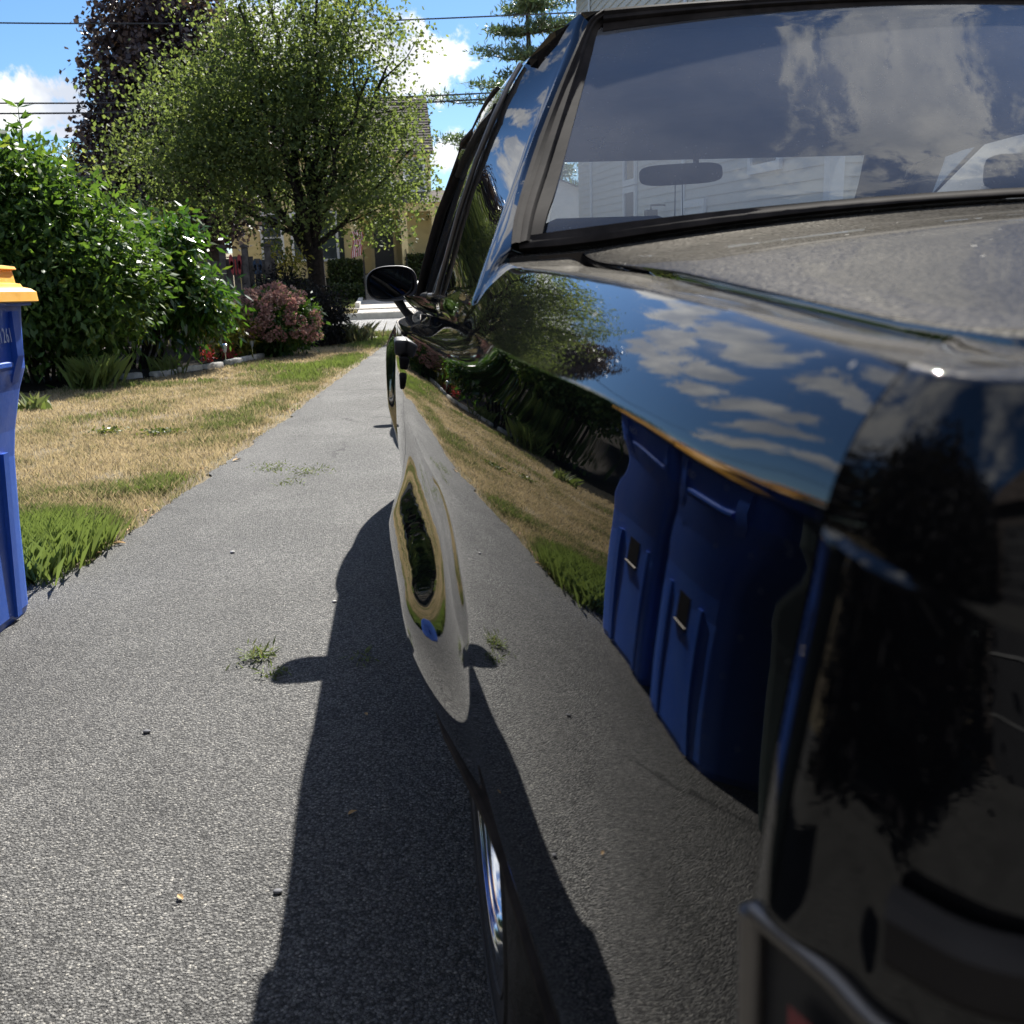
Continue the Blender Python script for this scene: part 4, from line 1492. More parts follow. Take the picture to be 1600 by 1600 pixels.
def pine_tree():
    bx, by = 6.9, 48.0
    t = thing('pine_tree', 'tall blue-green pine with open layered branches beyond the coupe roof', 'tree', (bx, by, gz(by)))
    m = MB()
    m.tube([(bx, by, 1), (bx + .05, by, 8), (bx - .1, by, 14.0)], [.34, .22, .05], 8, cap=False)
    g = random.Random(12)
    Ps, Ts = [], []
    z = 4.2
    k = 0
    while z < 13.8:
        sp = (1 - (z - 3.5) / 11.5)
        for j in range(5):
            a = g.uniform(0, 6.28)
            L = (1.1 + 3.9 * sp) * g.uniform(.55, 1.1)
            if abs(z - 9.0) < .35 and j == 0:
                a, L = math.pi, 4.6
            if abs(z - 7.2) < .35 and j == 0:
                a, L = math.pi, 4.4
            e = Vector((bx + L * math.cos(a), by + L * math.sin(a), z + L * g.uniform(-.02, .16)))
            pts = branch(m, (bx, by, z), e, .06, .012, 500 + k, sag=-.12, n=8, wob=.03, seg=5)
            k += 1
            for q, p in enumerate(pts[2:]):
                n = 70
                w = .12 + .26 * math.sin((q + 1) / 7 * 3.0)
                off = np.stack([RNG.normal(0, w, n), RNG.normal(0, w, n), np.abs(RNG.normal(.08, .11, n))], 1)
                Ps.append(np.array(p) + off)
                Ts.append(np.clip(RNG.normal(.42, .2, n), 0, 1))
        z += g.uniform(.75, 1.15)
    top = np.array([bx - .1, by, 13.7]) + RNG.normal(0, 1, (500, 3)) * np.array([.4, .4, .5])
    Ps.append(top)
    Ts.append(np.full(500, .5))
    m.build('trunk', BARK, t, 60)
    leaf_mesh('crown', np.concatenate(Ps), .27, .26, PINELEAF, t, None, -.5, np.concatenate(Ts), rough=1.0)
pine_tree()

def small_tree(name, label, c, rad, trunkz, mat, n, size, seed, cat='tree', group=None, per=20, sig=.2, lump=.3, flat=None, gaps=0, bark=DARKBARK, tr=.12, dr=.25):
    bz = trunkz
    t = thing(name, label, cat, (c[0], c[1], bz), group=group)
    m = MB()
    m.tube([(c[0], c[1], bz - .1), (c[0] + .03, c[1], (bz + c[2]) / 2), (c[0], c[1], c[2] + rad[2] * .5)], [tr, tr * .7, tr * .2], 8, cap=False)
    for k in range(9):
        a = k * 2.4
        branch(m, (c[0], c[1], bz + (c[2] - bz) * (.4 + .06 * k)), (c[0] + rad[0] * .7 * math.cos(a), c[1] + rad[1] * .7 * math.sin(a), c[2] + rad[2] * .25), tr * .4, tr * .08, 700 + seed * 10 + k, seg=5)
    m.build('trunk', bark, t, 60)
    P, o, tt, _ = crown(c, rad, n, per, sig, seed, lump, 2.1, flat, gaps)
    leaf_mesh('crown', P, size, .6, mat, t, None, dr, tt)
    return t

small_tree('round_tree', 'broad pale green tree crown showing above the grey roof on the left', (-13.0, 46.0, 5.2), (2.6, 2.4, 2.5), gz(46), FARLEAF, 620, .16, 51, sig=.24)
small_tree('round_tree', 'darker round tree at the far left edge behind the tall shrub', (-17.2, 47.0, 4.6), (2.4, 2.4, 2.4), gz(47), HEDGELEAF, 420, .17, 52, sig=.24)
small_tree('young_tree', 'small light green tree between the yellow house and the pine', (2.9, 36.0, 3.2), (1.25, 1.2, 1.15), gz(36), GREENLEAF, 200, .11, 53, sig=.15, gaps=.35)
# trees round the plot that the paint mirrors
for i, (x, y, h, lab) in enumerate([(-15, 12, 6.5, 'large leafy tree standing far out on the lawn side'), (-17, 3, 7.5, 'broad tree across the lawn beside the bins'), (-14, -9, 6.0, 'tree behind the camera on the lawn side'),
                                    (-4, -22, 7.0, 'tree showing behind the garage'), (8, -24, 6.5, 'tree behind the house corner')]):
    small_tree('background_tree', lab, (x, y, h * .6), (h * .42, h * .42, h * .45), 0, HEDGELEAF, 420, .26, 60 + i, per=16, sig=.4, tr=.25)

# --- shrubs along the fence
def shrub(name, label, base, c, rad, mat, n, size, seed, stems, per=20, sig=.13, lump=.3, flat=.5, gaps=0.0, out=True, dr=.45, asp=.42, extra=None, cat='shrub', hollow=2.6):
    t = thing(name, label, cat, (base[0], base[1], 0))
    m = MB()
    g = random.Random(seed)
    for k in range(stems):
        a = k * 2.39996
        r = .05 + .02 * (k % 5)
        b = (base[0] + r * math.cos(a) * 2, base[1] + r * math.sin(a) * 2, -.05)
        e = (c[0] + rad[0] * .75 * math.cos(a) * g.uniform(.3, 1), c[1] + rad[1] * .75 * math.sin(a) * g.uniform(.3, 1), c[2] + rad[2] * g.uniform(-.1, .6))
        branch(m, b, e, .026 * g.uniform(.7, 1.3), .007, seed * 31 + k, sag=.15, wob=.05, seg=6)
    m.build('stems', DARKBARK, t, 60)
    P, o, tt, _ = crown(c, rad, n, per, sig, seed, lump, hollow, flat, gaps)
    if extra is not None:
        for q in extra:
            P2, o2, t2, _ = crown(*q)
            P, o, tt = np.concatenate([P, P2]), np.concatenate([o, o2]), np.concatenate([tt, t2])
    leaf_mesh('foliage', P, size, asp, mat, t, o if out else None, dr, tt)
    return t

tall = shrub('tall_shrub', 'huge dark green leafy shrub behind the yellow-lidded bin', (-4.15, 11.6), (-4.35, 11.7, 1.45), (1.35, 1.5, 1.22), BUSHLEAF, 900, .115, 71, 11, per=26, sig=.14, flat=.22,
             extra=[((-5.3, 12.0, 1.6), (1.2, 1.3, 1.15), 360, 26, .14, 72, .3, 2.4, .2, 0), ((-3.5, 11.5, 1.2), (.78, .9, .82), 260, 26, .12, 73, .3, 2.4, .35, 0), ((-4.1, 11.4, 2.2), (.62, .7, .5), 130, 26, .12, 79, .3, 2.4, None, 0)])
m = MB()                                                  # the single shoot that sticks up
top = branch(m, (-4.02, 11.5, 2.3), (-4.04, 11.5, 3.12), .014, .004, 77, n=8, wob=.02, seg=5)
m.build('tall_shoot', BUSHP := plain('green_stem', (.06, .10, .03), .6), tall)
P = np.repeat(np.array([tuple(p) for p in top]), 7, 0)
d = unit(RNG.normal(0, 1, (len(P), 3)) * np.array([1, 1, .25]) + np.array([0, 0, .55]))
leaf_mesh('shoot_leaves', P, .17, .26, BUSHLEAF, tall, d * 3, -.2, rough=.25)

shrub('glossy_shrub', 'bright glossy-leaved shrub with a clump of bare stems beside the mulch bed', (-3.5, 13.4), (-3.05, 13.5, 1.22), (.68, .85, .82), PEACHLEAF, 330, .15, 74, 14, per=20, sig=.14, flat=.5, dr=.9, asp=.30, gaps=.33,
      extra=[((-2.55, 13.4, 1.0), (.40, .6, .50), 130, 20, .12, 75, .3, 2.2, .45, .30), ((-3.45, 13.3, 1.5), (.42, .5, .45), 100, 20, .12, 76, .3, 2.2, None, .3), ((-2.72, 13.3, 1.68), (.14, .2, .26), 22, 16, .08, 78, .3, 2.2, None, 0)])
shrub('yellow_shrub', 'low yellow-green bush behind the path lights', (-2.62, 15.2), (-2.55, 15.3, .36), (.36, .5, .34), YELLEAF, 90, .10, 81, 7, per=18, sig=.09, flat=.05, cat='shrub')
dk = shrub('dark_bush', 'dark purplish bush at the foot of the street tree', (-1.30, 18.6), (-1.34, 18.7, .50), (.46, .6, .52), DARKLEAF, 300, .075, 82, 9, per=22, sig=.10, flat=.02)
shrub('dark_bush', 'shaded evergreen bush between the fence and the tree trunk', (-2.1, 19.6), (-2.15, 19.8, .78), (.62, .6, .72), DARKLEAF, 260, .085, 83, 9, per=22, sig=.11, flat=.02)
shrub('thin_tree', 'thin leafy bush with pale flowers in front of the house window', (-2.15, 21.0), (-2.2, 21.0, 1.75), (.42, .4, .42), YELLEAF, 60, .09, 84, 5, per=14, sig=.1, flat=1.2, gaps=.3)
# hydrangea with faded pink heads
hy = shrub('hydrangea', 'wide hydrangea bush covered in faded pink flower heads', (-1.95, 15.9), (-1.95, 16.0, .50), (.62, .7, .52), BUSHLEAF, 260, .11, 85, 12, per=18, sig=.10, flat=.02)
g = np.random.default_rng(86)
n = 120
d = unit(g.normal(0, 1, (n * 3, 3)) + np.array([.25, -.55, .35]))
d = d[d[:, 2] > -.35][:n]
HC = np.array([-1.95, 15.9, .50]) + d * np.array([.72, .78, .60]) * g.uniform(.9, 1.08, (len(d), 1))
HC[:, 2] = np.maximum(HC[:, 2], .14)
P = np.repeat(HC, 46, 0)
o = unit(g.normal(0, 1, P.shape))
P = P + o * (g.uniform(.045, .085, (len(HC), 1)).repeat(46, 0)) * np.array([1, 1, .85])
leaf_mesh('flower_heads', P, .042, .95, BLOOM, hy, o, 0, np.repeat(np.clip(g.normal(.45, .25, len(HC)), 0, 1), 46))

def clump(name, label, c, n, h, w, tint, mat, cat, spread, lean=.9):
    P = np.stack([RNG.normal(c[0], spread, n), RNG.normal(c[1], spread, n), np.full(n, c[2])], 1)
    o = blades(name, P, RNG.uniform(.5, 1.1, n) * h, np.full(n, w), np.clip(RNG.normal(tint, .12, n), 0, 1), mat, lean)
    tag(o, label, cat)
    return o
clump('grass_tuft', 'bright yellow-green tuft of tall grass under the tall shrub', (-3.40, 10.75, 0), 300, .38, .008, 1.0, GRASSM, 'grass tuft', .09)
clump('grass_tuft', 'grey-green spiky grass tuft by the end of the driveway', (-.85, 19.3, 0), 420, .40, .007, .62, GRASSM, 'grass tuft', .20)
clump('weed', 'small green weed in the shade under the glossy shrub', (-2.95, 12.6, 0), 60, .30, .014, .9, GRASSM, 'weed', .12)
clump('hosta', 'broad-leaved hosta just past the bin', (-3.40, 8.75, 0), 34, .17, .030, .85, GRASSM, 'plant', .09, 1.5)
for (x, y, lab) in ((-2.72, 14.2, 'small red flowering plant left of the nearest path light'), (-2.50, 14.75, 'dark red flowering plant between the two path lights')):
    P = np.array([x, y, .14]) + RNG.normal(0, 1, (160, 3)) * np.array([.055, .055, .08])
    tag(leaf_mesh('red_flower', P, .04, .8, REDBLOOM), lab, 'flower')
for (x, y, s, lab) in ((-2.15, 6.6, .05, 'pale dead weed tuft lying on the dry lawn, the left one'), (-1.72, 6.35, .065, 'pale dead weed tuft lying on the dry lawn, the right one')):
    P = np.array([x, y, .025]) + RNG.normal(0, 1, (220, 3)) * np.array([s * 1.3, s, .014])
    tag(leaf_mesh('weed_patch', P, .03, .5, FARLEAF), lab, 'weed')

# clipped hedges by the house
def hedge(label, x0, x1, y0, y1, z0, z1, seed):
    g = np.random.default_rng(seed)
    n = int(900 * ((x1 - x0) * (z1 - z0) * 2 + (x1 - x0) * (y1 - y0) + (y1 - y0) * (z1 - z0) * 2))
    u = g.uniform(0, 1, (n, 3))
    f = g.integers(0, 5, n)
    for k, (ax, v) in enumerate(((1, 0), (0, 0), (0, 1), (2, 1), (1, 0))):
        u[f == k, ax] = v
    P = np.array([x0, y0, z0]) + u * np.array([x1 - x0, y1 - y0, z1 - z0]) + g.normal(0, .03, (n, 3))
    t = thing('hedge', label, 'hedge', ((x0 + x1) / 2, (y0 + y1) / 2, z0))
    MB().box(x0 + .05, x1 - .05, y0 + .05, y1 - .05, z0 - .1, z1 - .05).build('inner_twigs', DARKBARK, t)
    leaf_mesh('foliage', P, .085, .7, HEDGELEAF, t, None, 0)
hedge('tall clipped hedge left of the front steps', -2.05, -.98, 34.9, 35.9, .70, 2.05, 91)
hedge('low sloping hedge in front of the tall hedge', -1.95, -1.0, 33.6, 34.3, .62, 1.22, 92)
hedge('clipped hedge right of the front steps', .62, 2.1, 34.9, 35.9, .70, 2.15, 93)
hedge('dark clipped hedge under the house windows', -4.2, -2.1, 35.4, 36.2, .70, 1.45, 94)

# ------------------------------------------------------------------ yellow house across the street
TILT = R(2.5)
def tilt_of(t):
    t.rotation_euler.x = TILT

def clap(m, x0, x1, y, z0, z1, exp, facing=-1, axis='x', proud=.012):
    """lapped boards on a wall; axis x: wall runs along x facing -y"""
    z = z0
    while z < z1 - 1e-4:
        zt = min(z + exp, z1)
        if axis == 'x':
            a, b = y, y + facing * proud
            m.add([(x0, b, z), (x1, b, z), (x1, a, zt), (x0, a, zt), (x0, a, z), (x1, a, z)], [(0, 1, 2, 3), (4, 5, 1, 0)] if facing < 0 else [(3, 2, 1, 0), (0, 1, 5, 4)])
        else:
            a, b = y, y + facing * proud
            m.add([(b, x0, z), (b, x1, z), (a, x1, zt), (a, x0, zt), (a, x0, z), (a, x1, z)], [(3, 2, 1, 0), (0, 1, 5, 4)] if facing < 0 else [(0, 1, 2, 3), (4, 5, 1, 0)])
        z = zt

def window_part(root, x0, x1, y, z0, z1, trim=WHITETRIM, depth=.05, mull=True):
    """a sash window on a wall facing -y (root-local coordinates)"""
    f = MB()
    w = .09
    f.box(x0 - w, x0, y - depth, y + .02, z0 - w, z1 + w)
    f.box(x1, x1 + w, y - depth, y + .02, z0 - w, z1 + w)
    f.box(x0, x1, y - depth, y + .02, z1, z1 + w)
    f.box(x0, x1, y - depth - .03, y + .02, z0 - w, z0)
    if mull:
        zm = (z0 + z1) / 2
        f.box(x0, x1, y - depth + .012, y, zm - .025, zm + .025)
    fo = f.build('window', trim, root, loc=(0, 0, 0))
    MB().box(x0, x1, y - .012, y + .01, z0, z1).build('pane', PANE, fo)
    return fo

def yellow_house():
    t = thing('yellow_house', 'pale yellow clapboard house with a dark shingled roof across the street', 'house', (0, 36.6, gz(36.6)), worldbase=False)
    tilt_of(t)
    def bl(m, name, mat, par=None, sm=None):
        return m.build(name, mat, par or t, sm, loc=(0, 0, 0) if par is None else None)
    # local: x as in the world, y depth behind the facade (0), z above the yard
    X0, X1 = -5.4, 1.62
    m = MB()
    clap(m, X0, -.96, 0, .55, 5.1, .20)
    clap(m, -.96, .62, 1.0, .55, 3.3, .20)
    clap(m, .62, X1, 0, .55, 5.1, .20)
    clap(m, -.96, .62, 0, 3.3, 5.1, .20)
    m.box(-.96, -.94, 0, 1.0, .55, 3.3)
    m.box(.62, .64, 0, 1.0, .55, 3.3)
    m.box(X0, X1, .02, .06, .0, .55)
    m.box(X1 - .04, X1, .0, 7, 0, 5.1)
    m.box(X0, X0 + .04, .0, 7, 0, 5.1)
    m.box(X0, X1, 6.95, 7, 0, 5.1)
    # gable end above the eave
    m.prism([(X1 - .03, .0, 5.1), (X1 - .03, 7.0, 5.1), (X1 - .03, 3.5, 7.3)], (.03, 0, 0))
    m.prism([(X0, .0, 5.1), (X0, 7.0, 5.1), (X0, 3.5, 7.3)], (.03, 0, 0))
    bl(m, 'wall', YELLOWSIDE)
    m = MB()                                             # corner boards, frieze, skirting
    for x in (X0 + .02, X1 - .1, -1.02, .60):
        m.box(x - .07, x + .07, -.035, -.0135, .5, 5.0)
    m.box(X0, X1, -.05, -.014, 4.85, 5.1)
    m.box(X0, X1, -.04, -.014, .50, .62)
    bl(m, 'corner_boards', YELLOWTRIM)
    # roof in lapped courses
    m = MB()
    n = 22
    for k in range(n):
        z0, z1 = 4.98 + (7.30 - 4.98) * k / n, 4.98 + (7.30 - 4.98) * (k + 1) / n
        y0, y1 = -.35 + 3.85 * k / n, -.35 + 3.85 * (k + 1) / n
        m.add([(X0 - .2, y0 - .01, z0 + .045), (X1 + .12, y0 - .01, z0 + .045), (X1 + .12, y1, z1 + .02), (X0 - .2, y1, z1 + .02), (X0 - .2, y0, z0), (X1 + .12, y0, z0)], [(0, 1, 2, 3), (4, 5, 1, 0)])
    m.add([(X0 - .2, 3.5, 7.32), (X1 + .12, 3.5, 7.32), (X1 + .12, 7.35, 4.98), (X0 - .2, 7.35, 4.98)], [(0, 1, 2, 3)])
    m.box(X0 - .2, X1 + .12, -.36, -.30, 4.9, 5.0)
    rf = bl(m, 'roof', SHINGLE)
    MB().box(-2.6, -2.0, 3.1, 3.7, 6.9, 8.3).build('chimney', plain('brick', (.25, .09, .06), .9, var=.25), rf)
    # porch
    m = MB()
    m.box(-1.35, 1.95, -1.5, 0.9, .78, .92)
    m.box(-1.35, 1.95, -1.46, -.05, .0, .78)
    bl(m, 'porch_floor', plain('porch_grey', (.22, .215, .20), .8))
    m = MB()
    for k in range(5):
        m.box(-.88, .62, -1.5 - .27 * (5 - k), -1.5, .155 * k, .155 * (k + 1))
    bl(m, 'steps', plain('grey_step', (.20, .19, .18), .85))
    for x in (-1.15, .56, 1.62):
        c = MB().box(x - .11, x + .11, -1.42, -1.2, .92, 2.98, .01)
        c.box(x - .14, x + .14, -1.45, -1.17, .92, 1.02)
        c.box(x - .14, x + .14, -1.45, -1.17, 2.86, 2.98)
        bl(c, 'column', YELLOWTRIM)
    m = MB().box(-1.35, 1.95, -1.5, -1.15, 2.98, 3.26)
    m.box(1.6, 1.95, -1.2, 0, 2.98, 3.26)
    bl(m, 'porch_beam', YELLOWTRIM)
    m = MB().prism([(-1.5, -1.75, 3.26), (-1.5, .0, 3.72), (-1.5, .0, 3.26)], (3.65, 0, 0))
    bl(m, 'porch_roof', SHINGLE)
    d = bl(MB().box(-.52, .18, .93, .985, .92, 2.92), 'door', DARKDOOR)
    MB().box(-.34, .0, .915, .93, 1.75, 2.75).build('door_glass', WHITETRIM if False else PANE, d)
    m = MB().box(-.66, -.52, .93, .99, .92, 3.05)
    m.box(.18, .32, .93, .99, .92, 3.05)
    m.box(-.52, .18, .93, .99, 2.92, 3.05)
    m.build('door_frame', YELLOWTRIM, d)
    for x in (-4.35, -3.30, -2.45):
        window_part(t, x, x + .62, -.0135, 1.5, 3.05)
    for x in (-4.3, -2.6, -.4, .75):
        window_part(t, x, x + .6, -.0135, 3.75, 4.75)
    for x in (-1.72, ):
        bl(MB().box(x - .12, x + .16, -.045, -.0135, 1.45, 3.1), 'shutter', SHUTTER)
    for sx in (-.86, .58):
        r = MB()
        for k in range(6):
            y = -2.75 + .27 * k
            r.tube([(sx, y, .15 * k), (sx, y, .95 + .15 * k)], .012, 5)
        r.tube([(sx, -2.8, .95), (sx, -1.4, 1.75)], .018, 5)
        r.tube([(sx, -2.8, .0), (sx, -2.8, 1.0)], .02, 6)
        bl(r, 'railing', IRON)
    bl(MB().box(.40, .58, .86, .99, 1.95, 2.3, .02), 'mailbox', IRON)
    bl(MB().box(-.83, -.70, .93, .985, 2.15, 2.45, .01), 'house_number_plaque', IRON)
    # flag with stripes on a short pole
    fl = thing('flag', 'red and white striped flag hanging by the porch column', 'flag', (-1.14, 35.0, 2.95), worldbase=False)
    def fm(s):
        return s
    a, b = MB(), MB()
    for k in range(11):
        u0, u1 = k / 11, (k + 1) / 11
        rows = []
        for v in np.linspace(0, 1, 9):
            rows.append([(-.10 + .36 * (u0 + (u1 - u0) * s) + .05 * math.sin(v * 5) , .05 * math.sin(9 * (u0 + (u1 - u0) * s) + v * 3), .05 - .86 * v + .10 * (u0 + (u1 - u0) * s)) for s in (0, .5, 1)])
        (a if k % 2 == 0 else b).grid(rows)
    a.build('red_stripes', plain('flag_red', (.45, .05, .07), .8), fl, 60)
    b.build('white_stripes', plain('flag_white', (.75, .72, .72), .8), fl, 60)
    MB().tube([(-.12, .1, -.15), (.30, -.05, .18)], .014, 6).build('pole', IRON, fl)
yellow_house()

# low house with a grey roof behind the tall shrub
def grey_roof_house():
    t = thing('neighbour_house', 'cream house with a grey shingle roof behind the tall shrub', 'house', (-10.4, 33, gz(33)), worldbase=False)
    tilt_of(t)
    m = MB().box(-3.2, 2.0, .2, 5, 0, 3.1)
    m.prism([(2.0 - .03, .2, 3.1), (2.0 - .03, 5, 3.1), (2.0 - .03, 2.6, 4.3)], (.03, 0, 0))
    m.build('wall', YELLOWSIDE, t, loc=(0, 0, 0))
    m = MB()
    n = 13
    for k in range(n):
        z0, z1 = 3.0 + 1.42 * k / n, 3.0 + 1.42 * (k + 1) / n
        y0, y1 = -.2 + 2.8 * k / n, -.2 + 2.8 * (k + 1) / n
        m.add([(-3.5, y0 - .01, z0 + .05), (2.15, y0 - .01, z0 + .05), (2.15, y1, z1 + .02), (-3.5, y1, z1 + .02), (-3.5, y0, z0), (2.15, y0, z0)], [(0, 1, 2, 3), (4, 5, 1, 0)])
    m.add([(-3.5, 2.6, 4.44), (2.15, 2.6, 4.44), (2.15, 5.4, 3.0), (-3.5, 5.4, 3.0)], [(0, 1, 2, 3)])
    m.tube([(-3.5, 2.6, 4.46), (2.15, 2.6, 4.46)], .06, 6)
    m.build('roof', plain('grey_shingle', (.13, .125, .125), .95, var=.3, scale=5), t, loc=(0, 0, 0))
    window_part(t, -.6, .1, .19, 1.2, 2.4)
grey_roof_house()

# grey-white house on the far right of the street
def white_house():
    t = thing('white_house', 'pale grey house just right of the yellow house, behind the coupe', 'house', (4.4, 37.5, gz(37.5)), worldbase=False)
    tilt_of(t)
    m = MB()
    clap(m, -2.2, 3.0, 0, 0, 3.6, .18)
    m.box(-2.2, -2.16, 0, 5, 0, 3.6)
    m.prism([(-2.2, .0, 3.6), (3.0, .0, 3.6), (.4, .0, 4.6)], (0, .03, 0))
    m.build('wall', plain('pale_grey_siding', (.55, .57, .6), .7, var=.04), t, loc=(0, 0, 0))
    m = MB()
    for s in (-1, 1):
        m.add([(.4, -.25, 4.72), (.4, 5, 4.72), (.4 + s * 2.9, 5, 3.45), (.4 + s * 2.9, -.25, 3.45)], [(0, 1, 2, 3)])
    m.build('roof', SHINGLE, t, loc=(0, 0, 0))
    window_part(t, -1.6, -.9, -.0135, 1.2, 2.6)
white_house()

# ------------------------------------------------------------------ wooden fence with ornaments
def fence():
    t = thing('wooden_fence', 'weathered wooden garden fence with capped posts behind the hydrangea', 'fence', (-3.0, 20.3, 0))
    y = 20.3
    m = MB()
    x = -7.6
    while x < -2.36:
        dip = .10 * math.sin((x + 7.6) / .92 * math.pi) ** 2
        m.box(x, x + .125, y, y + .022, .06, 1.78 - dip)
        x += .14
    m.box(-7.6, -2.36, y + .023, y + .06, .35, .44)
    m.box(-7.6, -2.36, y + .023, y + .06, 1.4, 1.49)
    m.build('boards', WOODGREY, t)
    for px in (-7.05, -6.1, -5.18, -4.25, -3.30, -2.86, -2.42):
        p = MB().box(px - .06, px + .06, y - .09, y - .002, -.05, 1.93)
        p.box(px - .085, px + .085, y - .115, y + .02, 1.93, 1.965)
        p.prism([(px - .075, y - .105, 1.965), (px + .075, y - .105, 1.965), (px, y - .105, 2.0)], (0, .11, 0))
        p.build('post', WOODGREY, t)
fence()
def ornament(name, label, cx, cz, s, mat):
    m = MB()
    y = 20.17
    for sx in (-1, 1):
        for (a, b, r) in ((.55, .62, .40), (.45, -.25, .30), (.5, .2, .3)):
            n = 12
            poly = [(cx + sx * (a * .5 * s + r * s * .55 * math.cos(2 * math.pi * k / n) * .6), y, cz + b * s * .7 + r * s * math.sin(2 * math.pi * k / n)) for k in range(n)]
            m.prism(poly, (0, .012, 0))
    m.tube([(cx, y, cz - .5 * s), (cx, y - .005, cz + .5 * s)], [.014, .02], 6)
    tag(m.build(name, mat), label, 'ornament')
ornament('wall_ornament', 'red butterfly ornament hung on the wooden fence', -3.05, 1.55, .30, REDPAINT)
ornament('wall_ornament', 'dark blue butterfly ornament hung on the fence right of the red one', -2.62, 1.50, .22, plain('blue_metal', (.03, .05, .09), .5))

# ------------------------------------------------------------------ path lights, edging stones
def path_light(x, y, label):
    t = thing('path_light', label, 'garden light', (x, y, 0), group='solar path lights along the bed')
    MB().tube([(x, y, -.05), (x, y, .20)], .008, 8).build('stake', CHROME, t, 60)
    m = MB().lathe([(.012, .19), (.022, .2), (.030, .235), (.036, .285), (.036, .29), (.001, .29)], (x, y, 0), 'Z', 20)
    m.build('lamp_glass', plain('clear_plastic', (.62, .64, .66), .15), t, 60)
    MB().lathe([(.001, .318), (.030, .31), (.046, .297), (.046, .288), (.001, .288)], (x, y, 0), 'Z', 20).build('cap', CHROME, t, 50)
path_light(-2.43, 14.0, 'solar path light on the left, nearest the red flowers')
path_light(-2.22, 15.3, 'solar path light on the right, beside the hydrangea')

stones = [(-3.55, 11.55, .34), (-3.28, 12.0, .30), (-2.98, 12.45, .42), (-2.74, 12.95, .46), (-2.54, 13.5, .5), (-2.36, 14.2, .5), (-2.26, 14.8, .46), (-2.16, 15.35, .5)]
g = random.Random(4)
for i, (x, y, L) in enumerate(stones):
    nx, ny = stones[min(i + 1, len(stones) - 1)][:2]
    px_, py_ = stones[max(i - 1, 0)][:2]
    ang = math.atan2(ny - py_, nx - px_)
    m = MB().box(-L / 2, L / 2, -.055, .055, -.04, .065 + g.uniform(0, .02), .022)
    m.v = [(a + g.uniform(-.008, .008), b + g.uniform(-.008, .008), c) for a, b, c in m.v]
    o = m.build('edging_stone', STONE, None, 60, loc=(x, y, 0))
    o.rotation_euler.z = ang
    tag(o, 'pale stone in the low edging between lawn and mulch bed', 'stone', 'edging stones of the mulch bed')

# ------------------------------------------------------------------ utility wires
for z, zs, r, lab in ((7.22, (7.32, 7.22, 7.21, 7.32, 7.55), .017, 'highest utility wire above the street'), (5.5, (5.6, 5.5, 5.5, 5.6, 5.82), .019, 'upper one of the two lower utility wires'), (5.3, (5.36, 5.29, 5.33, 5.47, 5.7), .021, 'lowest utility wire above the street')):
    f = interp(list(zip((-12, -6, -1, 3, 9), zs)))
    pts = [(x, 25, f(x)) for x in np.linspace(-12, 9, 40)]
    pts = [(-60, 25, zs[0] + 2.6)] + [(-30, 25, zs[0] + .9)] + pts + [(30, 25, zs[-1] + 1.6), (60, 25, zs[-1] + 3.0)]
    tag(MB().tube(pts, r, 6).build('utility_wire', WIREM), lab, 'wire', None)

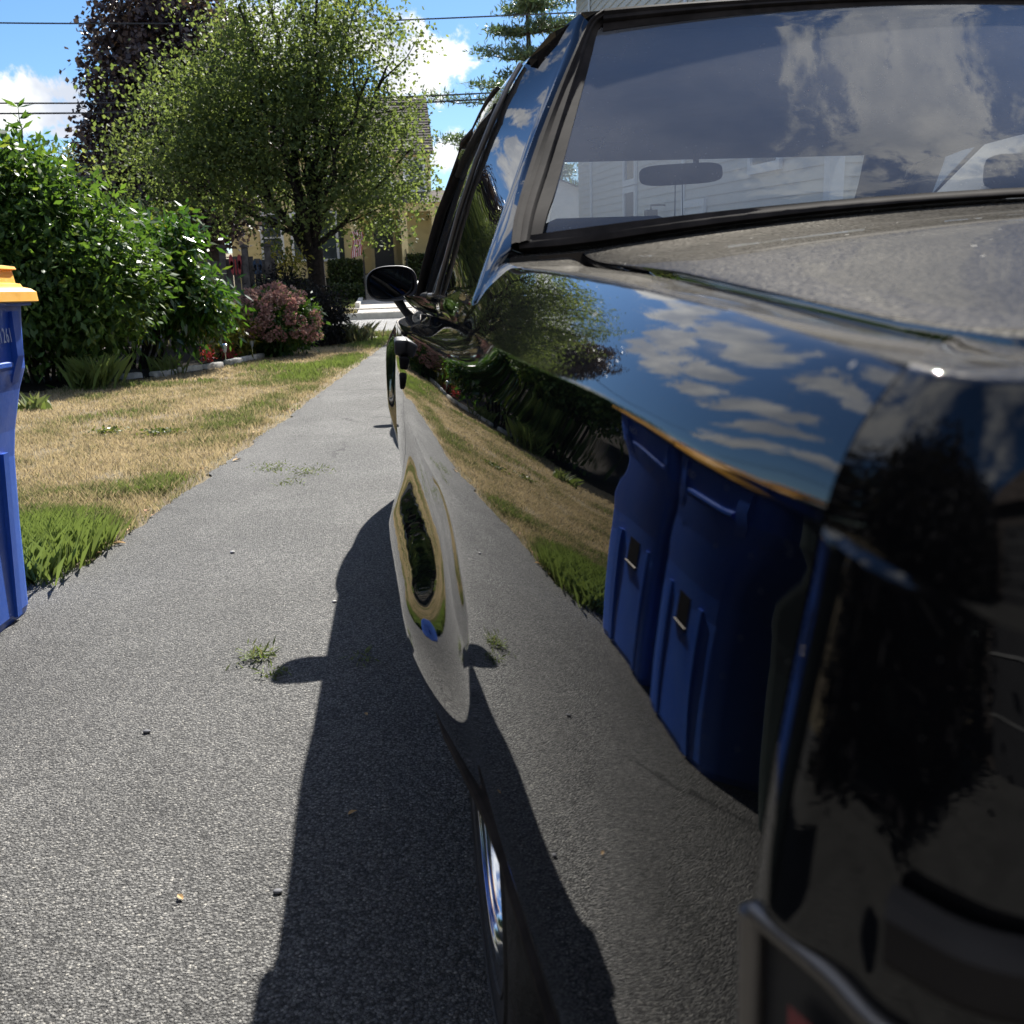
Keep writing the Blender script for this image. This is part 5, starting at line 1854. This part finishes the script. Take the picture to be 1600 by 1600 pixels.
# ------------------------------------------------------------------ the house beside the driveway
def side_house():
    t = thing('cream_house', 'cream clapboard house beside the driveway, seen through the coupe windows', 'house', (3.95, 8.0, 0), worldbase=False)
    tilt_of(t)
    E = .118
    # local: corner at the origin, +y runs along the driveway, +x away from it
    m = MB()
    clap(m, .0, 12.5, 0, -.9, 6.0, E, -1, 'y', .014)
    clap(m, .0, 9.0, 0, -.9, 6.0, E, -1, 'x', .014)
    m.box(8.9, 9.0, 0.05, 12.5, -.9, 6.0)
    m.box(0.05, 9.0, 12.4, 12.5, -.9, 6.0)
    m.build('wall', SIDING, t, loc=(0, 0, 0))
    m = MB()
    m.box(-.032, .10, -.032, .10, -.9, 6.0)
    m.box(-.036, -.016, 4.62, 4.74, -.9, 6.0)
    m.box(-.036, -.016, 11.0, 11.12, -.9, 6.0)
    m.build('corner_board', WHITETRIM, t, loc=(0, 0, 0))
    m = MB()
    m.box(-.45, 9.4, -.45, 12.9, 6.0, 6.14)
    m.prism([(-.45, -.45, 6.14), (9.4, -.45, 6.14), (4.5, -.45, 8.6)], (0, 13.3, 0))
    m.build('roof', SHINGLE, t, loc=(0, 0, 0))
    def sidewin(y0, y1, z0, z1, mat=PANE, name='window', pname='pane'):
        f = MB()
        for a, b, c, d_ in ((y0 - .09, y0, z0 - .09, z1 + .09), (y1, y1 + .09, z0 - .09, z1 + .09), (y0, y1, z1, z1 + .09), (y0, y1, z0 - .09, z0)):
            f.box(-.055, -.015, a, b, c, d_)
        fo = f.build(name, WHITETRIM, t, loc=(0, 0, 0))
        MB().box(-.028, -.0145, y0, y1, z0, z1).build(pname, mat, fo)
    sidewin(1.25, 2.0, 2.05, 3.1)
    sidewin(3.75, 4.55, -.3, 1.70, WHITETRIM, 'side_door', 'panel')
    sidewin(7.4, 8.1, -.3, 2.05, DARKDOOR, 'side_door', 'panel')
    sidewin(7.4, 8.1, 2.25, 3.2)
    l_ = MB().box(-.30, -.14, 5.55, 5.72, 1.45, 1.72, .01)
    l_.tube([(-.22, 5.63, 1.72), (-.22, 5.63, 1.78), (-.016, 5.63, 1.78)], .014, 6)
    l_.build('wall_lantern', IRON, t, loc=(0, 0, 0))
    # back porch rail against the end wall
    p = MB().box(.42, .60, -.62, -.44, -.2, 1.48, .006)
    p.box(.39, .63, -.65, -.41, 1.42, 1.52)
    po = p.build('porch_post', WHITETRIM, t, loc=(0, 0, 0))
    r = MB().box(.60, 4.0, -.57, -.49, 1.28, 1.36)
    r.box(.60, 4.0, -.57, -.49, .35, .42)
    r.build('porch_rail', WHITETRIM, t, loc=(0, 0, 0))
    for k in range(26):
        x = .72 + k * .125
        MB().box(x, x + .045, -.55, -.51, .42, 1.28).build('baluster', WHITETRIM, t, loc=(0, 0, 0))
side_house()

def reflection_hedge():  # unseen dark shrubs, added so that the rear panel of the coupe mirrors black
    for i, y in enumerate((-.8, -1.9, -3.0, -4.1, -5.2)):
        small_tree('reflection_shrub', 'unseen dark shrub added to darken the rear panel reflection, %s in the row' % ('first from the bins', 'second from the bins', 'in the middle', 'second from the garage', 'last before the garage')[i], (-3.3 + .15 * (i % 2), y, 1.5), (1.3, 1.35, 1.75), 0, DARKLEAF, 420, .17, 120 + i, 'shrub', group='added dark row behind the camera', per=22, sig=.2, flat=.02, tr=.08)
reflection_hedge()

def garage():
    t = thing('garage', 'dark brown garage with pale-lined door at the back end of the driveway', 'garage', (1.2, -6.5, 0), worldbase=False)
    m = MB()
    clap(m, -4.2, 4.2, 0, 0, 2.9, .15, 1, 'x')
    m.box(-4.2, 4.2, -6, -.03, 0, 2.9)
    brown = plain('brown_siding', (.055, .045, .04), .8, var=.1)
    m.build('wall', brown, t, loc=(0, 0, 0))
    for x0 in (-3.4, .5):
        d = MB().box(x0, x0 + 2.9, .016, .05, 0, 2.25)
        do = d.build('garage_door', plain('dark_garage_door', (.03, .03, .033), .5), t, loc=(0, 0, 0))
        l_ = MB()
        for k in range(1, 5):
            l_.box(x0, x0 + 2.9, .051, .06, k * .45 - .02, k * .45)
        l_.build('panel_joint', plain('grey_joint', (.16, .16, .16), .7), do)
    m = MB().prism([(-4.6, .4, 2.9), (4.6, .4, 2.9), (0, .4, 5.0)], (0, -6.8, 0))
    m.build('roof', SHINGLE, t, loc=(0, 0, 0))
garage()

def far_blue_house():
    t = thing('blue_house', 'pale blue-grey house beyond the cream house, glimpsed through the coupe', 'house', (3.5, 28.5, gz(28.5)), worldbase=False)
    tilt_of(t)
    m = MB()
    clap(m, .0, 6, 0, 0, 5.5, .15, -1, 'x')
    clap(m, .0, 6, 0, 0, 5.5, .15, -1, 'y')
    m.build('wall', SIDINGBLUE, t, loc=(0, 0, 0))
    m = MB().prism([(-.4, -.4, 5.5), (6.4, -.4, 5.5), (3, -.4, 7.5)], (0, 7, 0))
    m.build('roof', SHINGLE, t, loc=(0, 0, 0))
    for x in (1.0, 3.2):
        window_part(t, x, x + .7, -.0135, 1.6, 3.0)
# (its own lot is hidden by the cream house from the kerb side)

# ------------------------------------------------------------------ wheeled bins
def bin_cart(loc, rz, body_mat, lid_mat, label, number, group):
    t = thing('recycling_bin', label, 'bin', loc, rz, group, worldbase=False)
    # local: front faces +x, width along y
    def ring(hx0, hx1, hw, z, r=.05, n=5):
        out = []
        for (cx_, cy_, a0) in ((hx1 - r, hw - r, 0), (hx0 + r, hw - r, 90), (hx0 + r, -hw + r, 180), (hx1 - r, -hw + r, 270)):
            for k in range(n):
                a = R(a0 + 90 * k / (n - 1))
                out.append((cx_ + r * math.cos(a), cy_ + r * math.sin(a), z))
        return out
    prof = [(-.245, .205, .232, .0), (-.252, .214, .238, .03), (-.262, .222, .243, .30), (-.270, .232, .248, .50), (-.276, .243, .251, .58), (-.300, .266, .266, .70), (-.315, .280, .286, .76), (-.320, .284, .289, .86), (-.325, .290, .292, .945),
            (-.345, .312, .312, .946), (-.345, .312, .312, .975)]
    WB = 1.24
    prof = [(a_, b_, c_ * WB, d_) for a_, b_, c_, d_ in prof]
    rings = [ring(*p) for p in prof]
    m = MB()
    k = len(rings[0])
    for i in range(len(rings) - 1):
        m.add(rings[i] + rings[i + 1], [(j, (j + 1) % k, k + (j + 1) % k, k + j) for j in range(k)])
    m.add(rings[0], [tuple(range(k))[::-1]])
    m.add(rings[-1], [tuple(range(k))])
    # ribs down the front corners and, below, the black block for the catch bar slot
    for s in (-1, 1):
        m.prism([(.19, s * .15, .02), (.222, s * .15, .02), (.246, s * .155, .52), (.21, s * .155, .52)], (0, s * .035, 0))
        m.prism([(.286, s * .22, .93), (.30, s * .22, .93), (.30, s * .22, .80), (.272, s * .22, .72)], (0, s * .05, 0))
    b = m.build('body', body_mat, t, 40, loc=(0, 0, 0))
    if body_mat is not DARKBIN:
        MB().tube([(.236, -.065, .41), (.236, .065, .41)], .006, 8).build('catch_bar', DULLCHROME, b, 60)
    MB().prism([(.18, -.06, .40), (.231, -.06, .40), (.238, -.06, .52), (.18, -.06, .52)], (0, .12, 0)).build('slot_shade', RUBBER, b)  # solid black block; the shade of the grip slot is put into its colour
    MB().prism([(.262, -.20, .755), (.292, -.20, .772), (.292, -.20, .784), (.262, -.20, .80)], (0, .40, 0)).build('ledge', body_mat, b)
    l_ = MB()
    lp = [(-.355, .322, .322, .955), (-.362, .330, .330, .958), (-.360, .328, .328, .985), (-.350, .318, .316, .995), (-.335, .302, .300, 1.000), (-.332, .298, .297, 1.010), (-.325, .288, .288, 1.012), (-.322, .284, .285, 1.050), (-.330, .293, .294, 1.052), (-.328, .290, .292, 1.060), (-.20, .17, .18, 1.080)]
    lp = [(a_, b_, c_ * WB, d_) for a_, b_, c_, d_ in lp]
    rings = [ring(*p, r=.06) for p in lp]
    for i in range(len(rings) - 1):
        l_.add(rings[i] + rings[i + 1], [(j, (j + 1) % k, k + (j + 1) % k, k + j) for j in range(k)])
    l_.add(rings[0], [tuple(range(k))[::-1]])
    l_.add(rings[-1], [tuple(range(k))])
    lo = l_.build('lid', lid_mat, t, 40, loc=(0, 0, 0))
    h = MB().tube([(-.34, -.2, .93), (-.41, -.2, .96), (-.41, .2, .96), (-.34, .2, .93)], .016, 8)
    h.build('handle', body_mat, t, 60, loc=(0, 0, 0))
    for s in (-1, 1):
        w = MB().lathe([(.001, -.02), (.06, -.02), (.10, -.018), (.11, -.008), (.11, .02), (.10, .028), (.001, .028)], (-.22, s * .255, .11), 'Y', 24)
        w.build('wheel', TYRE, t, 40, loc=(0, 0, 0))
    if number:
        cu = bpy.data.curves.new('number', 'FONT')
        cu.body = number
        cu.size = .060
        cu.extrude = .0004
        cu.space_character = 1.25
        tmp = bpy.data.objects.new('number_tmp', cu)
        COL.objects.link(tmp)
        dg = bpy.context.evaluated_depsgraph_get()
        me = bpy.data.meshes.new_from_object(tmp.evaluated_get(dg))
        bpy.data.objects.remove(tmp)
        me.materials.clear()
        me.materials.append(WHITEPRINT)
        o = bpy.data.objects.new('number', me)
        COL.objects.link(o)
        o.parent = b
        o.rotation_euler = (R(90 - 3.0), 0, R(90))
        o.location = (.2905, .135, .842)
        o.scale = (.62, 1, 1)
    return t
bin_cart((-1.42, 1.80, 0), R(-2), BLUEBIN, YELLOWLID, 'blue recycling bin with a yellow lid at the edge of the lawn', '12611', 'wheeled bins beside the driveway')
bin_cart((-1.43, 1.04, 0), R(1), BLUEBIN, YELLOWLID, 'nearer blue recycling bin, mirrored in the quarter panel of the coupe', '12594', 'wheeled bins beside the driveway')
bin_cart((-1.38, .22, 0), R(-4), DARKBIN, DARKBIN, 'dark green bin nearest the camera, seen only as a reflection', '', 'wheeled bins beside the driveway')

# ------------------------------------------------------------------ small things lying on the driveway
def clippings(x, y, n, s, label):
    P = np.stack([RNG.normal(x, s, n), RNG.normal(y, s * 1.1, n), RNG.uniform(.012, .022, n)], 1)
    o = leaf_mesh('grass_clippings', P, .03, .16, GRASSM, None, None, .15, np.clip(RNG.normal(.85, .14, n), 0, 1))
    tag(o, label, 'grass clippings')
clippings(-.72, 4.56, 120, .06, 'left of the two far tufts of cut grass on the asphalt')
clippings(-.50, 4.36, 130, .07, 'right of the two far tufts of cut grass on the asphalt')
clippings(-.585, 4.06, 50, .035, 'dark small tuft of cut grass just below the two far ones')
clippings(-.415, 1.46, 120, .024, 'bright tuft of cut grass beside the mirror shadow')
clippings(-.36, 1.33, 40, .02, 'sparse wisps of cut grass just below the bright tuft')
clippings(-.14, 1.38, 30, .014, 'tiny tuft of cut grass inside the car shadow')
def pebble(x, y, s, col, label, cat='pebble', name='pebble'):
    bm = bmesh.new()
    bmesh.ops.create_icosphere(bm, subdivisions=2, radius=s)
    for v in bm.verts:
        v.co = Vector((v.co.x * 1.2, v.co.y * .9, v.co.z * .55)) * (1 + .25 * (vnoise(np.array([v.co.x * 90 + x * 50]), np.array([v.co.y * 90 + v.co.z * 60]), 3)[0] - .5))
    m = MB()
    m.bm(bm)
    tag(m.build(name, col, None, 50, loc=(x, y, .006 + s * .4)), label, cat)
PEB = plain('pale_pebble', (.46, .44, .42), .8)
PEBD = plain('grey_pebble', (.13, .13, .14), .8)
pebble(-.605, 1.02, .008, PEBD, 'grey pebble lying alone on the left of the near asphalt')
pebble(-.245, .335, .007, PEBD, 'grey pebble beside the edge of the car shadow')
pebble(-.66, 2.65, .009, PEB, 'pale pebble near the bright tuft of lawn')
pebble(-.24, 1.92, .007, PEB, 'small pale pebble next to the windscreen shadow')
def dry_leaf(x, y, s, rz, label, mat):
    P = [(-1, 0, 0), (-.4, .5, .25), (.2, .55, .3), (1.1, 0, .1), (.3, -.45, .35), (-.4, -.4, .2)]
    m = MB().add([(a * s, b * s, c * s) for a, b, c in P] + [(.1 * s, 0, .02 * s)], [(0, 6, 1), (1, 6, 2), (2, 6, 3), (3, 6, 4), (4, 6, 5), (5, 6, 0)])
    o = m.build('dry_leaf', mat, None, None, loc=(x, y, .009))
    o.rotation_euler.z = rz
    tag(o, label, 'leaf')
TANLEAF = plain('dry_leaf_tan', (.42, .27, .12), .8)
BROWNLEAF = plain('dry_leaf_brown', (.22, .10, .04), .8)
dry_leaf(-.135, .57, .010, .6, 'tan dry leaf scrap in the middle of the car shadow', TANLEAF)
dry_leaf(-.12, 1.02, .008, 1.9, 'cream scrap higher up in the car shadow', TANLEAF)
dry_leaf(-.40, .345, .009, 2.2, 'tan scrap on the sunlit asphalt left of the shadow edge', TANLEAF)
dry_leaf(.075, -.03, .010, 1.0, 'brown leaf scrap beside the rear tyre', BROWNLEAF)
g = random.Random(9)
for k in range(26):
    y = g.uniform(2.7, 11)
    dry_leaf(edge_x(y) + g.uniform(-.10, .06), y, g.uniform(.012, .03), g.uniform(0, 6), 'dry leaf scrap along the ragged edge of the lawn', TANLEAF if k % 3 else BROWNLEAF)
    bpy.context.scene.collection.objects[-1]['group'] = 'dry leaves along the lawn edge'
